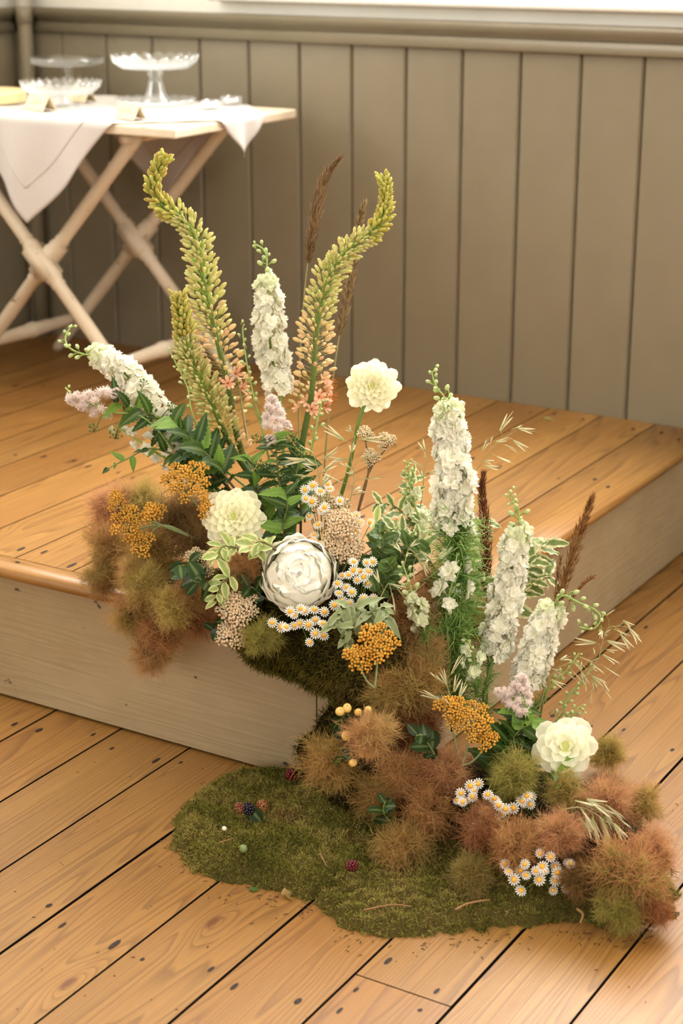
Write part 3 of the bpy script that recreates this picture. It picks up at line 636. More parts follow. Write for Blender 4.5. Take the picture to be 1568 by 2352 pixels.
SPIREA = [spirea_plume(1), spirea_plume(2)]
def feather(seed, n=44):
    rg = np.random.default_rng(seed); mb = MB()
    a = rg.uniform(0, 6.28, n); el = rg.uniform(.1, 1.2, n); d = np.stack([np.cos(a)*np.cos(el), np.sin(el), np.sin(a)*np.cos(el)], 1); L = rg.uniform(.5,1.0,(n,1))
    P0 = d*L*.1; P1 = d*L*.6; P2 = d*L+rg.normal(size=(n,3))*.2-np.array([0,.22,0]); c0 = np.tile(np.array(c(90,132,58)), (n,1)); c1 = np.tile(np.array(c(162,190,104)), (n,1))
    V, F, Cc = strand_arrays(P0, P1, P2, .013, c0, c1); return make_mesh('feathery_leaf', V, F, Cc, M_LEAF, False)
FEATHER = [feather(i) for i in range(4)]
def spikelet():
    mb = MB()
    for sgn in (1, -1):
        fn = petal_fn(1, .085, .5, 0, 0, .3); R_ = Matrix.Rotation(sgn*.17, 3, 'Z')
        mb.sheet(lambda u, v: R_ @ Vector((fn(u,v)[0]*(1-u*.75), u, fn(u,v)[2]+sgn*.015)), 6, 2, lambda u, v: mix(c(176,178,122), c(240,232,200), u))
    mb.tube([(0,.2,.02),(.0,.7,.05),(.02,1.25,.03)], [.03,.03,.006], c(196,184,136), 3); return mb.mesh('spikelet', M_LEAF)
SPIK = spikelet()

# ================================================================== plant builders
def stem_part(t, pts, r0, r1, col, name='stem', n=6, col2=None):
    mb = MB(); k = len(pts)-1; loc = Vector(t.location)
    mb.tube([p-loc for p in pts], [r0+(r1-r0)*i/k for i in range(k+1)], [mix(col, col2 or col, i/k) for i in range(k+1)], n)
    return new_obj(name, mb.mesh(name, M_STEM), t)
def tangent(pts, i): return (pts[min(i+1, len(pts)-1)]-pts[max(i-1, 0)]).normalized()
def sample(pts, u):
    x_ = u*(len(pts)-1); i = min(int(x_), len(pts)-2); return pts[i].lerp(pts[i+1], x_-i), (pts[i+1]-pts[i]).normalized()
def radial(tan, a):
    u = tan.cross(Vector((0.13,.97,.2))); u.normalize(); v = tan.cross(u); return u*math.cos(a)+v*math.sin(a)
def eremurus(px, d0, d1, n, u0, rad, label, low, flowers, ulow=.3):
    pts = path(px, d0, d1, 60); t = thing('foxtail_lily', pts[0], label, 'flower'); loc = Vector(t.location)
    stem_part(t, pts, .0060, .0026, c(66,86,34), n=8, col2=c(126,144,58))
    for k in range(n):
        w_ = ((k+.5)/n)**.85; u = u0+(1-u0)*w_; p, tan = sample(pts, min(u,.999)); R_ = rad(w_)
        lean = .15+.55*min(1, w_/.5)+.6*max(0, w_-.6)/.4
        d = (radial(tan, k*2.39996+random.uniform(-.25,.25))+tan*(lean+random.uniform(-.1,.15))).normalized()
        s_ = R_*random.uniform(.82,1.1)
        if w_ > .74: me, s3 = random.choice(ER_TOP), s_
        elif w_ > low: me, s3 = random.choice(ER_MID), s_
        else: me, s3 = random.choice(ER_LOW), s_*1.05
        nm = 'bud'
        if k in flowers: me, nm, s3 = ER_FLOWER, 'open_flower', s_*1.15
        g = random.uniform(.9,1.08); new_obj(nm, me, t, frame(p-loc, d, tan, s3), (g, g*random.uniform(.96,1.02), g*.96, 1))
    rest = MB()      # the small buds filling in between, too many to part
    for k in range(300):
        w_ = random.random()**.7; u = u0+(1-u0)*(.12+.88*w_); p, tan = sample(pts, min(u,.999)); R_ = rad(w_)*random.uniform(.5,.95)
        d = (radial(tan, random.uniform(0,6.28))+tan*(.3+.8*w_)).normalized(); M_ = frame(p-loc, d, tan, R_); src = random.choice(BUD_SRC[2 if w_ > .74 else (1 if w_ > low else 0)]); rest.add([M_ @ Vector(v_) for v_ in src.v], src.f, list(src.c))
    o = new_obj('small_buds', rest.mesh('small_buds', M_PETAL), t); o['kind'] = 'stuff'
    return t
def delphinium(px, d0, d1, u0, u1, rad, nfl, label, nbud=9, bsize=.0085, buds_from=None, feathers=10, fs=.045, green=False, open_sz=None, stemcol=c(96,134,58), r0=.0034, spread=1.0):
    """u0..u1: part of the stem with open florets, buds beyond"""
    pts = path(px, d0, d1, 60); t = thing('delphinium', pts[0], label, 'flower'); loc = Vector(t.location); stem_part(t, pts, r0, .0011, stemcol, n=6, col2=c(164,186,104))
    nfl = int(nfl*1.55) if nfl > 20 else nfl
    for k in range(nfl):
        w_ = (k+.5)/nfl; u = u0+(u1-u0)*w_; p, tan = sample(pts, u); R_ = rad*(1-.28*w_*w_)*(.9+.1*math.sin(w_*3.1)); d = radial(tan, k*2.39996+random.uniform(-.35,.35)); nd = (d+tan*.25+rv()*.25).normalized()
        sz = (open_sz or rad*.56)*random.uniform(.75,1.2)*(1-.3*max(0,w_-.75)*2)
        m_ = frame((p-loc)+d*R_*random.uniform(.45,.85)*spread+tan*random.uniform(-.003,.003), nd.orthogonal(), nd, sz) @ Matrix.Rotation(random.uniform(0,6.28), 4, 'Z')
        g = random.uniform(.93,1.0); new_obj('floret', random.choice(FLORET_G if (green or w_ > .9) else FLORET), t, m_, (g, g, g, 1))
    b0 = buds_from if buds_from is not None else u1
    for k in range(nbud):
        w_ = (k+.5)/nbud; u = b0+(1-b0)*w_; p, tan = sample(pts, min(u,.999)); d = (radial(tan, k*2.5+random.uniform(-.4,.4))+tan*.8).normalized(); s_ = bsize*(1.25-.55*w_)*random.uniform(.85,1.15)
        new_obj('bud', DBUD, t, frame(p-loc, d, rv(), s_))
    for k in range(feathers):
        u = u0*(.12+.95*(k+.5)/feathers) if u0 > .12 else .1*(k/feathers); p, tan = sample(pts, u); d = (radial(tan, k*2.1)+tan*.7).normalized()
        new_obj('feathery_leaf', FEATHER[k % 4], t, frame(p-loc, d, rv(), fs*random.uniform(.7,1.15)))
    return t
def spray(px, d0, d1, label, nb=10, bsize=.009, feathers=2, u0=.3, fl=0, r0=.0017):
    return delphinium(px, d0, d1, u0, .75 if fl else u0, .012, fl, label, nb, bsize, u0 if not fl else .6, feathers, .03, True, .013, c(126,158,80), r0, 1.4)
def sprig(name, px, d0, d1, label, leaves, n, size, u0=.15, r0=.0022, stemcol=c(92,66,44), cat='foliage', up=.5, whorl=1, spreadv=1.0, drop=0.0, tint=None):
    pts = path(px, d0, d1, 24); t = thing(name, pts[0], label, cat); loc = Vector(t.location); stem_part(t, pts, r0, .0009, stemcol, n=5, col2=c(120,140,74))
    for k in range(n):
        u = u0+(1-u0)*(k//whorl*whorl+.5)/n; p, tan = sample(pts, min(u, .999)); rd = radial(tan, k*2.39996+random.uniform(-.5,.5)) if whorl == 1 else radial(tan, 6.283*(k % whorl)/whorl+k//whorl*.7)
        tc_ = -ray(px[-1][0], px[-1][1]).normalized()
        d = (rd*spreadv+tan*random.uniform(.3,.9)*up*1.6+Vector((0,0,-drop))+tc_*.1).normalized(); nrm = (Vector((0,0,1))*.7+tc_*.8+rv()*.35); g = random.uniform(.82,1.12)
        tt = (g, g, g*.95, 1) if tint is None else (g*tint[0], g*tint[1], g*tint[2], 1)
        new_obj('leaf', random.choice(leaves), t, frame(p-loc, d, nrm, size*random.uniform(.7,1.15)*(1-.25*u)), tt)
    return t
def facing(px, py, upb=.35, side=0.0): return (-ray(px, py).normalized()+Vector((0,0,upb))+RIGHT*side).normalized()
def bloom(name, px, py, rpx, depth, label, cat, petals, n, ax, stem_px=None, peony=False):
    ctr = at(px, py, depth); R_ = m_px(rpx, depth); base = at(*stem_px[0], stem_px[1]) if stem_px else ctr - Vector((0,0,.05)); t = thing(name, base, label, cat); loc = Vector(t.location); ax = Vector(ax).normalized()
    if stem_px: stem_part(t, resample(catmull([base]+[at(a, b_, stem_px[1]+(depth-stem_px[1])*f_) for a, b_, f_ in stem_px[2]]+[ctr-ax*R_*.35], 20), 16), .0032, .0028, c(112,140,62))
    else: stem_part(t, [base, ctr-ax*R_*.3], .004, .004, c(120,158,66), n=6)
    u_ = ax.orthogonal().normalized(); v_ = ax.cross(u_)
    mb = MB(); mb.ball((0,0,0), R_*.34, c(200,206,120), 10, 6); new_obj('receptacle', mb.mesh('receptacle', M_STEM), t, Matrix.Translation(ctr-loc-ax*R_*.3))
    for k in range(n):
        w_ = (k+.5)/n; a = k*2.39996; rd = u_*math.cos(a)+v_*math.sin(a)
        if not peony:
            el = math.radians(6+88*w_**.45); L = R_*(.26+.74*w_**.6); d = rd*math.sin(el)+ax*math.cos(el); p = ctr-loc-ax*R_*(.12+.22*w_)+rd*R_*.05; nrm = ax*math.sin(el)-rd*math.cos(el); s_ = (L*random.uniform(.9,1.15), L*random.uniform(.94,1.05), L*.9)
        else:
            el = math.radians(4+92*w_**.55+random.uniform(-13,13)); L = R_*(.72+.42*w_**.8)*random.uniform(.9,1.08); d = rd*math.sin(el)+ax*math.cos(el); p = ctr-loc-ax*R_*(.45-.1*w_)+rd*R_*.1*w_; nrm = (ax*math.sin(el)-rd*math.cos(el)+rv()*.32); s_ = (L*random.uniform(.8,1.1), L, L*random.uniform(.8,1.3))
        g = random.uniform(.96,1.0); new_obj('petal', petals[k % len(petals)], t, frame(p, d, nrm, s_), (g, g, g, 1))
    return t
def yarrow(px_heads, base, depth, label, clusters, csize, stemcol=c(140,150,100), name='yarrow', tilt=.7, rb=.0013, mid=None):
    """px_heads: (px, py, radius_px, n clusters); one branching stem"""
    b = at(base[0], base[1], depth+.02); t = thing(name, b, label, 'flower'); loc = Vector(t.location); mb = MB(); node = at(mid[0], mid[1], depth+.01)-loc if mid else None
    for (hx, hy, hr, n) in px_heads:
        dd = depth-.004; ctr = at(hx, hy, dd)-loc; ax = facing(hx, hy, tilt); R_ = m_px(hr, dd); u_ = ax.orthogonal().normalized(); v_ = ax.cross(u_); foot = ctr-ax*(R_*.7+.012)
        mb.tube(catmull([Vector((0,0,0)), node or foot*.5+Vector((0,0,-.006)), foot], 8), [rb*1.3-.00004*i for i in range(9)], stemcol, 5)
        for k in range(n):
            r = math.sqrt((k+.3)/n); a = k*2.39996+.7; p = ctr+(u_*math.cos(a)+v_*math.sin(a))*r*R_*.82+ax*R_*.22*(1-r*r)+rv()*.0015; s_ = csize*random.uniform(.85,1.15); nd = (ax+(u_*math.cos(a)+v_*math.sin(a))*.45*r).normalized(); tail = p-nd*s_*.9
            mb.tube([foot, (foot+tail)/2-ax*.001, tail], [rb*.7,rb*.5,rb*.45], stemcol, 3, False); g = random.uniform(.86,1.08)
            new_obj('floret_cluster', clusters[k % len(clusters)], t, frame(p, nd.orthogonal(), nd, s_), (g, g, g, 1))
    new_obj('stem', mb.mesh('stem', M_STEM), t); return t
def chamomile(heads, base, depth, label, size=.0088, jitter=.012):
    b = at(base[0], base[1], depth+.035); t = thing('chamomile_sprig', b, label, 'flower'); loc = Vector(t.location); mb = MB()
    for hx, hy in heads:
        dd = depth+random.uniform(-jitter, jitter); ctr = at(hx, hy, dd)-loc; ax = (facing(hx, hy, .5)+rv()*.38).normalized(); s_ = size*random.uniform(.82,1.12); m_ = frame(ctr, ax.orthogonal(), ax, s_)
        o = new_obj('flower_head', DAISY, t, m_); new_obj('disc', DISC, o)
        mb.tube(catmull([Vector((0,0,0)), ctr*.55+Vector((0,0,-.004)), ctr-ax*.002], 6), .0006, c(104,134,66), 3)
    new_obj('stem', mb.mesh('stem', M_STEM), t); return t
def plume(px, py, rpx, kind, label, back=-.018, sc=(1,1,1), tint=1.0, depth=None, roll=None):
    d = (hit(px, py)+back) if depth is None else depth; p = at(px, py, d); R_ = m_px(rpx*1.2, d); base = p+ray(px, py).normalized()*R_*.6+Vector((0,0,-R_*.5)); t = thing('smoke_bush_plume', base, label, 'flower'); loc = Vector(t.location)
    stem_part(t, [base, base.lerp(p, .5)+rv()*.003, p], .0013, .0008, c(104,72,48), n=4)
    q = Matrix.Rotation(random.uniform(0,6.28), 4, rv()) if roll is None else Matrix.Rotation(roll, 4, 'Z')
    F3 = Matrix((RIGHT, UP, -FWD)).transposed().to_4x4()
    m_ = Matrix.Translation(p-loc) @ F3 @ Matrix.Rotation(roll or 0, 4, 'Z') @ Matrix.Diagonal((R_*sc[0], R_*sc[1], R_*sc[2], 1)) @ q
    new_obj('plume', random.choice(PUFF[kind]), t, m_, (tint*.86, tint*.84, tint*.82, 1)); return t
def reed(px, d0, d1, u0, label, colA, colB, wid=.006, n=900, stemcol=c(150,140,90), r0=.0017):
    pts = path(px, d0, d1, 60); t = thing('reed_grass', pts[0], label, 'grass'); loc = Vector(t.location); stem_part(t, pts, r0, .0006, stemcol, n=5)
    us = RNG.uniform(u0, 1, n); P0 = []; P1 = []; P2 = []
    for u in us:
        w_ = (u-u0)/(1-u0); p, tan = sample(pts, min(u,.999)); env = wid*(math.sin(math.pi*min(1,w_*.93+.07))**.7+.12); rd = radial(tan, random.uniform(0,6.28)); q = p-loc+rd*env*random.uniform(0,.75); L = random.uniform(.006,.013); d = (tan+rd*random.uniform(.05,.5)).normalized()
        P0.append(q); P1.append(q+d*L*.5); P2.append(q+d*L+rd*.001)
    k = RNG.uniform(0,1,(n,1)); c0 = np.array(colA)*(1-k)+np.array(colB)*k; A = strand_arrays(np.array(P0), np.array(P1), np.array(P2), .0006, c0, c0*.9)
    new_obj('seed_head', make_mesh('seed_head', A[0], A[1], A[2], M_FUZZ, False), t); return t
def oats(px, d0, d1, u0, n, size, label, droop=.6, side=None, tint=(1,1,1,1)):
    pts = path(px, d0, d1, 40); t = thing('oat_grass', pts[0], label, 'grass'); loc = Vector(t.location); stem_part(t, pts, .0011, .0005, c(164,156,104), n=4); mb = MB()
    for k in range(n):
        u = u0+(1-u0)*(k+.5)/n; p, tan = sample(pts, min(u,.999)); rd = radial(tan, k*2.4+random.uniform(-.4,.4)); q = p-loc+rd*size*random.uniform(.25,.6)+tan*size*.3
        mb.tube([p-loc, (p-loc+q)/2+tan*size*.12, q], .0003, c(164,156,104), 3, False); d = (tan*.7+rd*.55+Vector((0,0,-droop))).normalized()
        new_obj('spikelet', SPIK, t, frame(q, d, rv(), size*random.uniform(.8,1.15)), tint)
    new_obj('branchlets', mb.mesh('branchlets', M_STEM), t); return t
def spirea(px, d0, d1, label, plumes, n, lsize, side=()):
    t = sprig('spirea_branch', px, d0, d1, label, L_SPIREA, n, lsize, .1, .0028, c(112,80,54), 'flower', .35, drop=.1); loc = Vector(t.location)
    for (x0, y0, x1, y1, wpx) in plumes:
        a = at(x0, y0, d1-.005); b = at(x1, y1, d1-.01); L = (b-a).length; wd = m_px(wpx, d1)/.76; new_obj('flower_plume', random.choice(SPIREA), t, frame(a-loc, b-a, rv(), (wd, L/1.15, wd)))
    for (x0, y0, r) in side:
        p = at(x0, y0, d1-.01); ax = facing(x0, y0, .8); s_ = m_px(r, d1); _b = min(path(px, d0, d1, 24), key=lambda q_: (q_-p).length); stem_part(t, [_b, _b.lerp(p, .6)+Vector((0,0,.003)), p-ax*s_*.9], .0009, .0006, c(110,120,66), 'twig', 4); new_obj('green_bud_cluster', random.choice(UM_GR), t, frame(p-loc, ax.orthogonal(), ax, s_))
    return t

# ================================================================== moss
def poly_dist(P, poly):
    """signed distance (inside positive) of points P (n,2) to polygon"""
    n = len(poly); inside = np.zeros(len(P), bool); dm = np.full(len(P), 9.0)
    for i in range(n):
        a, b = poly[i], poly[(i+1) % n]; e = b-a; w_ = P-a; t = np.clip((w_@e)/(e@e+1e-12), 0, 1)[:, None]; dm = np.minimum(dm, np.linalg.norm(w_-e*t, axis=1))
        cond = ((a[1] > P[:,1]) != (b[1] > P[:,1])); xi = (b[0]-a[0])*(P[:,1]-a[1])/(b[1]-a[1]+1e-12)+a[0]; inside ^= cond & (P[:,0] < xi)
    return np.where(inside, dm, -dm)
def vnoise(P, s, seed):
    r = np.random.default_rng(seed); o_ = 0
    for k in range(6):
        f = r.normal(size=P.shape[1])*s; o_ = o_+np.sin(P@f+r.uniform(0,6.28))
    return o_/3.4
MC = [np.array(c(*v)) for v in ((134,136,58), (160,156,74), (190,180,106), (150,112,66), (92,96,42))]
def moss_cols(P, seed, n):
    k = .7*vnoise(P, 60, seed)+.6*vnoise(P, 18, seed+3)+RNG.normal(0,.55,n); idx = np.digitize(k, [-.8, -.1, .55, 1.25]); order = [4, 0, 1, 2, 3]; return np.array([MC[order[i]] for i in idx])
def moss_strands(Pp, Nn, seed, L=(.004,.0095), wd=.0005, hang=0.0):
    n = len(Pp); d = unit(Nn*.8+unit(RNG.normal(size=(n,3)))*.85+np.array([0,0,-hang])); ln = RNG.uniform(L[0], L[1], (n,1)); P0 = Pp-Nn*.001; P1 = P0+d*ln*.55; d2 = unit(d+unit(RNG.normal(size=(n,3)))*.7+np.array([0,0,-hang])); P2 = P1+d2*ln*.5
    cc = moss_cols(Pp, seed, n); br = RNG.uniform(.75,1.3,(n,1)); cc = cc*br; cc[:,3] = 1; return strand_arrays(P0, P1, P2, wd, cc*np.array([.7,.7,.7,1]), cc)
def moss_floor(name, outline_px, label, hmax, seed, nst, extra=None):
    poly = np.array([[onz(x, y, 0).x, onz(x, y, 0).y] for x, y in outline_px]); st = .006
    xs = np.arange(poly[:,0].min()-st, poly[:,0].max()+st, st); ys = np.arange(poly[:,1].min()-st, poly[:,1].max()+st, st); G = np.stack(np.meshgrid(xs, ys, indexing='ij'), -1); sh = G.shape[:2]; P = G.reshape(-1,2)
    def hgt(Q):
        d = poly_dist(Q, poly)+.006*vnoise(Q, 90, seed+5)+.005*vnoise(Q, 220, seed+6); h = hmax*(1-np.exp(-np.maximum(d,0)/.018))*(1+.16*vnoise(Q, 28, seed))+.004*vnoise(Q, 130, seed+1)*(d > .01)+.003*vnoise(Q, 330, seed+2)*(d > .008); h = np.where(d > 0, np.maximum(h, .002), -.004)
        if extra is not None: h = h+np.where(d > 0, extra(Q)*(1-np.exp(-np.maximum(d,0)/.05)), 0)
        h = np.where((Q[:,0] < .003) & (Q[:,1] > -.003), -.05, h); return h, d
    h, d = hgt(P); H_ = h.reshape(sh); Dd = d.reshape(sh); vid = -np.ones(sh, int); vs = []; fs = []
    for i in range(sh[0]-1):
        for j in range(sh[1]-1):
            if max(Dd[i,j], Dd[i+1,j], Dd[i,j+1], Dd[i+1,j+1]) > .003 and min(H_[i,j], H_[i+1,j], H_[i,j+1], H_[i+1,j+1]) > -.02:
                q = []
                for a, b in ((i,j),(i+1,j),(i+1,j+1),(i,j+1)):
                    if vid[a,b] < 0: vid[a,b] = len(vs); vs.append((xs[a], ys[b], max(H_[a,b], .0004)))
                    q.append(vid[a,b])
                fs.append(tuple(q))
    V = np.array(vs); base_c = np.tile(np.array(c(92,80,42)), (len(V),1)); t = tag(new_obj(name, make_mesh('moss_body', V, fs, base_c, M_MOSS)), label, 'moss')
    Q = RNG.uniform(poly.min(0)-.008, poly.max(0)+.008, (nst*3, 2)); h, d = hgt(Q); ok = (d > -.004) & (h > -.02); Q = Q[ok][:nst]; h = h[ok][:nst]; e = .003
    gx = (hgt(Q+np.array([e,0]))[0]-hgt(Q-np.array([e,0]))[0])/(2*e); gy = (hgt(Q+np.array([0,e]))[0]-hgt(Q-np.array([0,e]))[0])/(2*e); g = np.clip(np.stack([-gx,-gy,np.ones(len(Q))],1), -2.5, 2.5); Nn = unit(g)
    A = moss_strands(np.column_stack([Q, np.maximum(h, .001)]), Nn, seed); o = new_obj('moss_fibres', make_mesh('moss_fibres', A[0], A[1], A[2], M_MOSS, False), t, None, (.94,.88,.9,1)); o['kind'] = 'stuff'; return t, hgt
def bump_(cx_, cy_, rx, ry, h): return lambda Q: h*np.exp(-((Q[:,0]-cx_)/rx)**2-((Q[:,1]-cy_)/ry)**2)
m1, h1 = moss_floor('moss_mat', [(640,1783),(560,1786),(500,1800),(436,1842),(402,1900),(408,1952),(440,1990),(500,2022),(590,2034),(690,2062),(760,2070),(860,2040),(950,1990),(960,1900),(920,1840),(860,1800),(760,1800)], 'rounded cushion of green moss lying left of the smoke plumes on the floorboards', .030, 11, 66000, bump_(-.02,-.05,.09,.07,.03))
m2, h2 = moss_floor('moss_mat', [(735,2078),(720,2050),(760,2020),(850,1990),(900,1900),(1000,1850),(1100,1830),(1250,1830),(1400,1870),(1500,1960),(1545,2050),(1540,2110),(1460,2122),(1400,2118),(1300,2112),(1180,2126),(1050,2140),(960,2150),(880,2156),(800,2130),(760,2105)], 'bright green moss strip edging the front of the floor arrangement', .026, 17, 62000)
def moss_blob(name, ells, label, seed, nst, L=(.008,.02), hang=.5, inside=.86, keep=None):
    t = None; Pall = []; Nall = []; mbv = MB()
    for ce, s_ in ells:
        ce = np.array(ce); s_ = np.array(s_)*inside; d = unit(RNG.normal(size=(nst//len(ells),3))); k = 1+.15*vnoise(d, 3.2, seed)+.09*vnoise(d, 9, seed+1); Pp = ce+d*s_*k[:,None]; Nn = unit(d/s_)
        if keep is not None: kk = keep(Pp); Pp, Nn = Pp[kk], Nn[kk]
        Pall.append(Pp); Nall.append(Nn); n, m_ = 26, 16; vs = []; b0 = len(mbv.v)
        dd = np.array([(math.sin(math.pi*i/m_)*math.cos(2*math.pi*j/n), math.sin(math.pi*i/m_)*math.sin(2*math.pi*j/n), math.cos(math.pi*i/m_)) for i in range(m_+1) for j in range(n)]); kk = 1+.15*vnoise(dd, 3.2, seed)+.09*vnoise(dd, 9, seed+1); vv = ce+dd*s_*kk[:,None]
        mbv.add(vv, [(i*n+j, (i+1)*n+j, (i+1)*n+(j+1)%n, i*n+(j+1)%n) for i in range(m_) for j in range(n)], c(40,34,18))
    t = tag(new_obj(name, mbv.mesh('moss_body', M_MOSS)), label, 'moss'); Pp = np.concatenate(Pall); Nn = np.concatenate(Nall); A = moss_strands(Pp, Nn, seed, L, .0006, hang); o = new_obj('moss_fibres', make_mesh('moss_fibres', A[0], A[1], A[2], M_MOSS, False), t, None, (.42,.36,.29,1)); o['kind'] = 'stuff'; return t  # fibre tint darkens the moss to stand for the flowers' shade
notin = lambda P: ~((P[:,0] < -.003) & (P[:,1] > .003) & (P[:,2] < HS))
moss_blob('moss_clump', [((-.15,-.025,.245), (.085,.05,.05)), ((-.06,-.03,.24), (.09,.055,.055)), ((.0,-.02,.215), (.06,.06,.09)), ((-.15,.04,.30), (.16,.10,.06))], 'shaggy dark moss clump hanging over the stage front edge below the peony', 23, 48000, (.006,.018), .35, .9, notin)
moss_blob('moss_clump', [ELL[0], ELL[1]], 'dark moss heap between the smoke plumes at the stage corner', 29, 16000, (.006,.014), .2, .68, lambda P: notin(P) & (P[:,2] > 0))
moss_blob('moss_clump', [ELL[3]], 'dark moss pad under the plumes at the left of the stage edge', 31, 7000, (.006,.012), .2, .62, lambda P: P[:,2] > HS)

# ================================================================== upper arrangement on the stage
eremurus([(640,1260),(585,1120),(545,1004),(527,902),(508,820),(489,739),(471,666),(459,592),(446,540),(418,503),(385,482),(361,458),(354,425),(362,390),(376,366)], 2.76, 2.70, 298, .33, lambda w_: (.0385 if w_ < .45 else .0385-.0175*(w_-.45)/.55), 'tall foxtail lily spike bending left with a hooked tip', .30, {3, 11, 17, 22, 30}, .3)
eremurus([(640,1240),(590,1120),(540,1040),(514,990),(489,934),(463,877),(441,835),(427,786),(418,729),(412,688)], 2.74, 2.68, 250, .34, lambda w_: (.033 if w_ < .5 else .033-.011*(w_-.5)/.5), 'short foxtail lily spike leaning left, in front of the tall one', .12, set())
eremurus([(670,1240),(684,1080),(697,1000),(714,915),(722,831),(728,747),(742,674),(767,615),(801,573),(849,536),(874,508),(885,472),(885,438),(881,412)], 2.74, 2.70, 285, .33, lambda w_: (.034 if w_ < .5 else .034-.015*(w_-.5)/.5), 'foxtail lily spike curving right beside the brown reed', .34, {0,1,2,4,5,7,9,10,12,15,18,20,23})
delphinium([(660,1220),(652,1060),(646,960),(642,895),(626,830),(618,760),(617,690),(611,635),(613,594),(604,572),(584,560)], 2.73, 2.70, .47, .87, .027, 46, 'upright white delphinium spike between the two tall foxtail lilies', 12, .0098, .85, 6, .03)
delphinium([(560,1190),(460,1080),(390,985),(345,925),(300,872),(262,836),(225,815),(197,815),(160,800),(150,775),(165,745)], 2.72, 2.80, .30, .80, .029, 48, 'white delphinium spike leaning far left over the stage', 13, .0098, .77, 4, .03)
delphinium([(540,1170),(440,1090),(360,1040),(300,1000),(262,975)], 2.70, 2.72, .35, 1, .02, 12, 'short white delphinium tucked beneath the left spirea leaves', 0, .006, None, 3, .03)
spray([(400,1030),(330,960),(250,945),(205,925),(165,905),(150,890)], 2.70, 2.72, 'curling green delphinium bud tip under the left spirea flower', 8, .0088, 0, .55)
spray([(640,1150),(605,1000),(580,900),(566,830),(557,760),(561,745)], 2.71, 2.69, 'slim green delphinium bud shoot left of the upright white spike', 16, .0088, 3, .5)
spray([(690,1150),(710,1060),(722,1000),(735,940),(740,918)], 2.68, 2.67, 'green delphinium bud shoot in front of the right foxtail lily stem', 10, .0088, 1, .5)
spray([(590,1140),(500,1060),(445,960),(430,890),(402,830),(386,800)], 2.69, 2.67, 'thin bud shoot along the left side of the short foxtail lily', 8, .0088, 2, .6)
bloom('dahlia', 855, 886, 64, 2.66, 'cream dahlia on a long stem against the stage boards', 'flower', DAHLIA_P, 58, facing(855, 886, .05, .0), ((770,1180), 2.72, [(800,1080,.4),(826,960,.8)]))
bloom('dahlia', 535, 1186, 74, 2.60, 'cream dahlia above the peony among orange yarrow', 'flower', DAHLIA_P, 62, facing(535, 1186, .15, -.1))
def peony(px, py, rpx, depth, label, ax):
    ctr = at(px, py, depth); R_ = m_px(rpx, depth); ax = Vector(ax).normalized(); t = thing('peony', ctr-ax*R_*1.1-Vector((0,0,.02)), label, 'flower'); loc = Vector(t.location); u_ = ax.orthogonal().normalized(); v_ = ax.cross(u_)
    stem_part(t, [loc, ctr-ax*R_*.6], .004, .004, c(112,140,62)); rr = random.Random(5)
    for tip, rad, n, wd in ((88, 1.02, 6, .74), (68, 1.0, 6, .74), (52, .95, 6, .72), (38, .88, 6, .72), (25, .80, 5, .8), (12, .72, 5, .9)):
        for k in range(n):
            a0 = 6.283*(k+rr.uniform(-.3,.3))/n+tip; tp_ = math.radians(tip+rr.uniform(-9,9)); rk = rad*rr.uniform(.94,1.06); w_ = wd*rr.uniform(.8,1.2); ph = rr.uniform(0,6); cr = mix(c(255,244,208), c(255,250,236), min(1, tip/60))
            def fn(u, v):
                th = 1.95+(tp_-1.95)*u*(1-.16*abs(v)**3); hw = w_/max(.35, math.sin(max(th,.35)))*(.45+.55*math.sin(min(1,u*1.2)*1.5708))*(1-.25*u**6); a = a0+v*hw; flare = .05*max(0,(u-.7)/.3)**2
                r = R_*rk*(1+flare+.04*math.sin(v*4+ph)*u+.028*math.sin(v*9+ph*2)*u*u-.06*v*v)
                return loc*0+(ctr-loc)-ax*R_*.25+(u_*math.cos(a)+v_*math.sin(a))*r*math.sin(th)+ax*r*math.cos(th)*.92
            mb = MB(); mb.sheet(fn, 10, 16, lambda u, v: mix(cr, c(255,252,238), min(1, u*1.3))); new_obj('petal', mb.mesh('peony_petal', M_THICK), t)
    for k in range(16):
        d = (ax+(u_*math.cos(k*2.4)+v_*math.sin(k*2.4))*(.12+.045*k)).normalized(); new_obj('petal', PEONY_P[k % 4], t, frame(ctr-loc-ax*R_*.28, d, rv()+(u_*math.cos(k*2.4)+v_*math.sin(k*2.4))*-1.5, R_*rr.uniform(.62,.78)))
peony(688, 1316, 84, 2.545, 'large white ruffled peony at the stage edge', facing(688, 1318, .15))
spirea([(560,1160),(470,1060),(390,980),(330,945),(262,925)], 2.70, 2.72, 'spirea branch with fuzzy pink flower pointing left and dark serrated leaves', [(255,930,146,912,66),(262,912,270,890,30)], 34, .054, ((215,985,15),(345,960,16),(265,1000,18),(395,935,14),(330,880,12)))
sprig('spirea_leaves', [(500,1100),(430,1060),(350,1030),(290,1055),(240,1080)], 2.68, 2.69, 'drooping spirea twig with toothed leaves left of the orange yarrow', L_SPIREA, 12, .034)
sprig('spirea_leaves', [(545,1130),(480,1050),(430,1000),(390,960)], 2.67, 2.66, 'cluster of large dark toothed leaves in front of the leaning delphinium', L_SPIREA, 22, .060)
spirea([(660,1240),(645,1140),(636,1060),(630,1000)], 2.66, 2.64, 'upright spirea branch with fuzzy pink cone and glossy leaves', [(634,995,622,900,58),(620,1015,612,1000,34),(655,985,662,965,30)], 34, .046, ((590,1010,16),(670,1010,18),(600,1070,18),(690,1040,16),(640,1095,16)))
sprig('spirea_leaves', [(690,1240),(690,1160),(680,1090),(700,1030)], 2.65, 2.64, 'dark toothed leafy shoot right of the upright spirea cone', L_SPIREA, 20, .048)
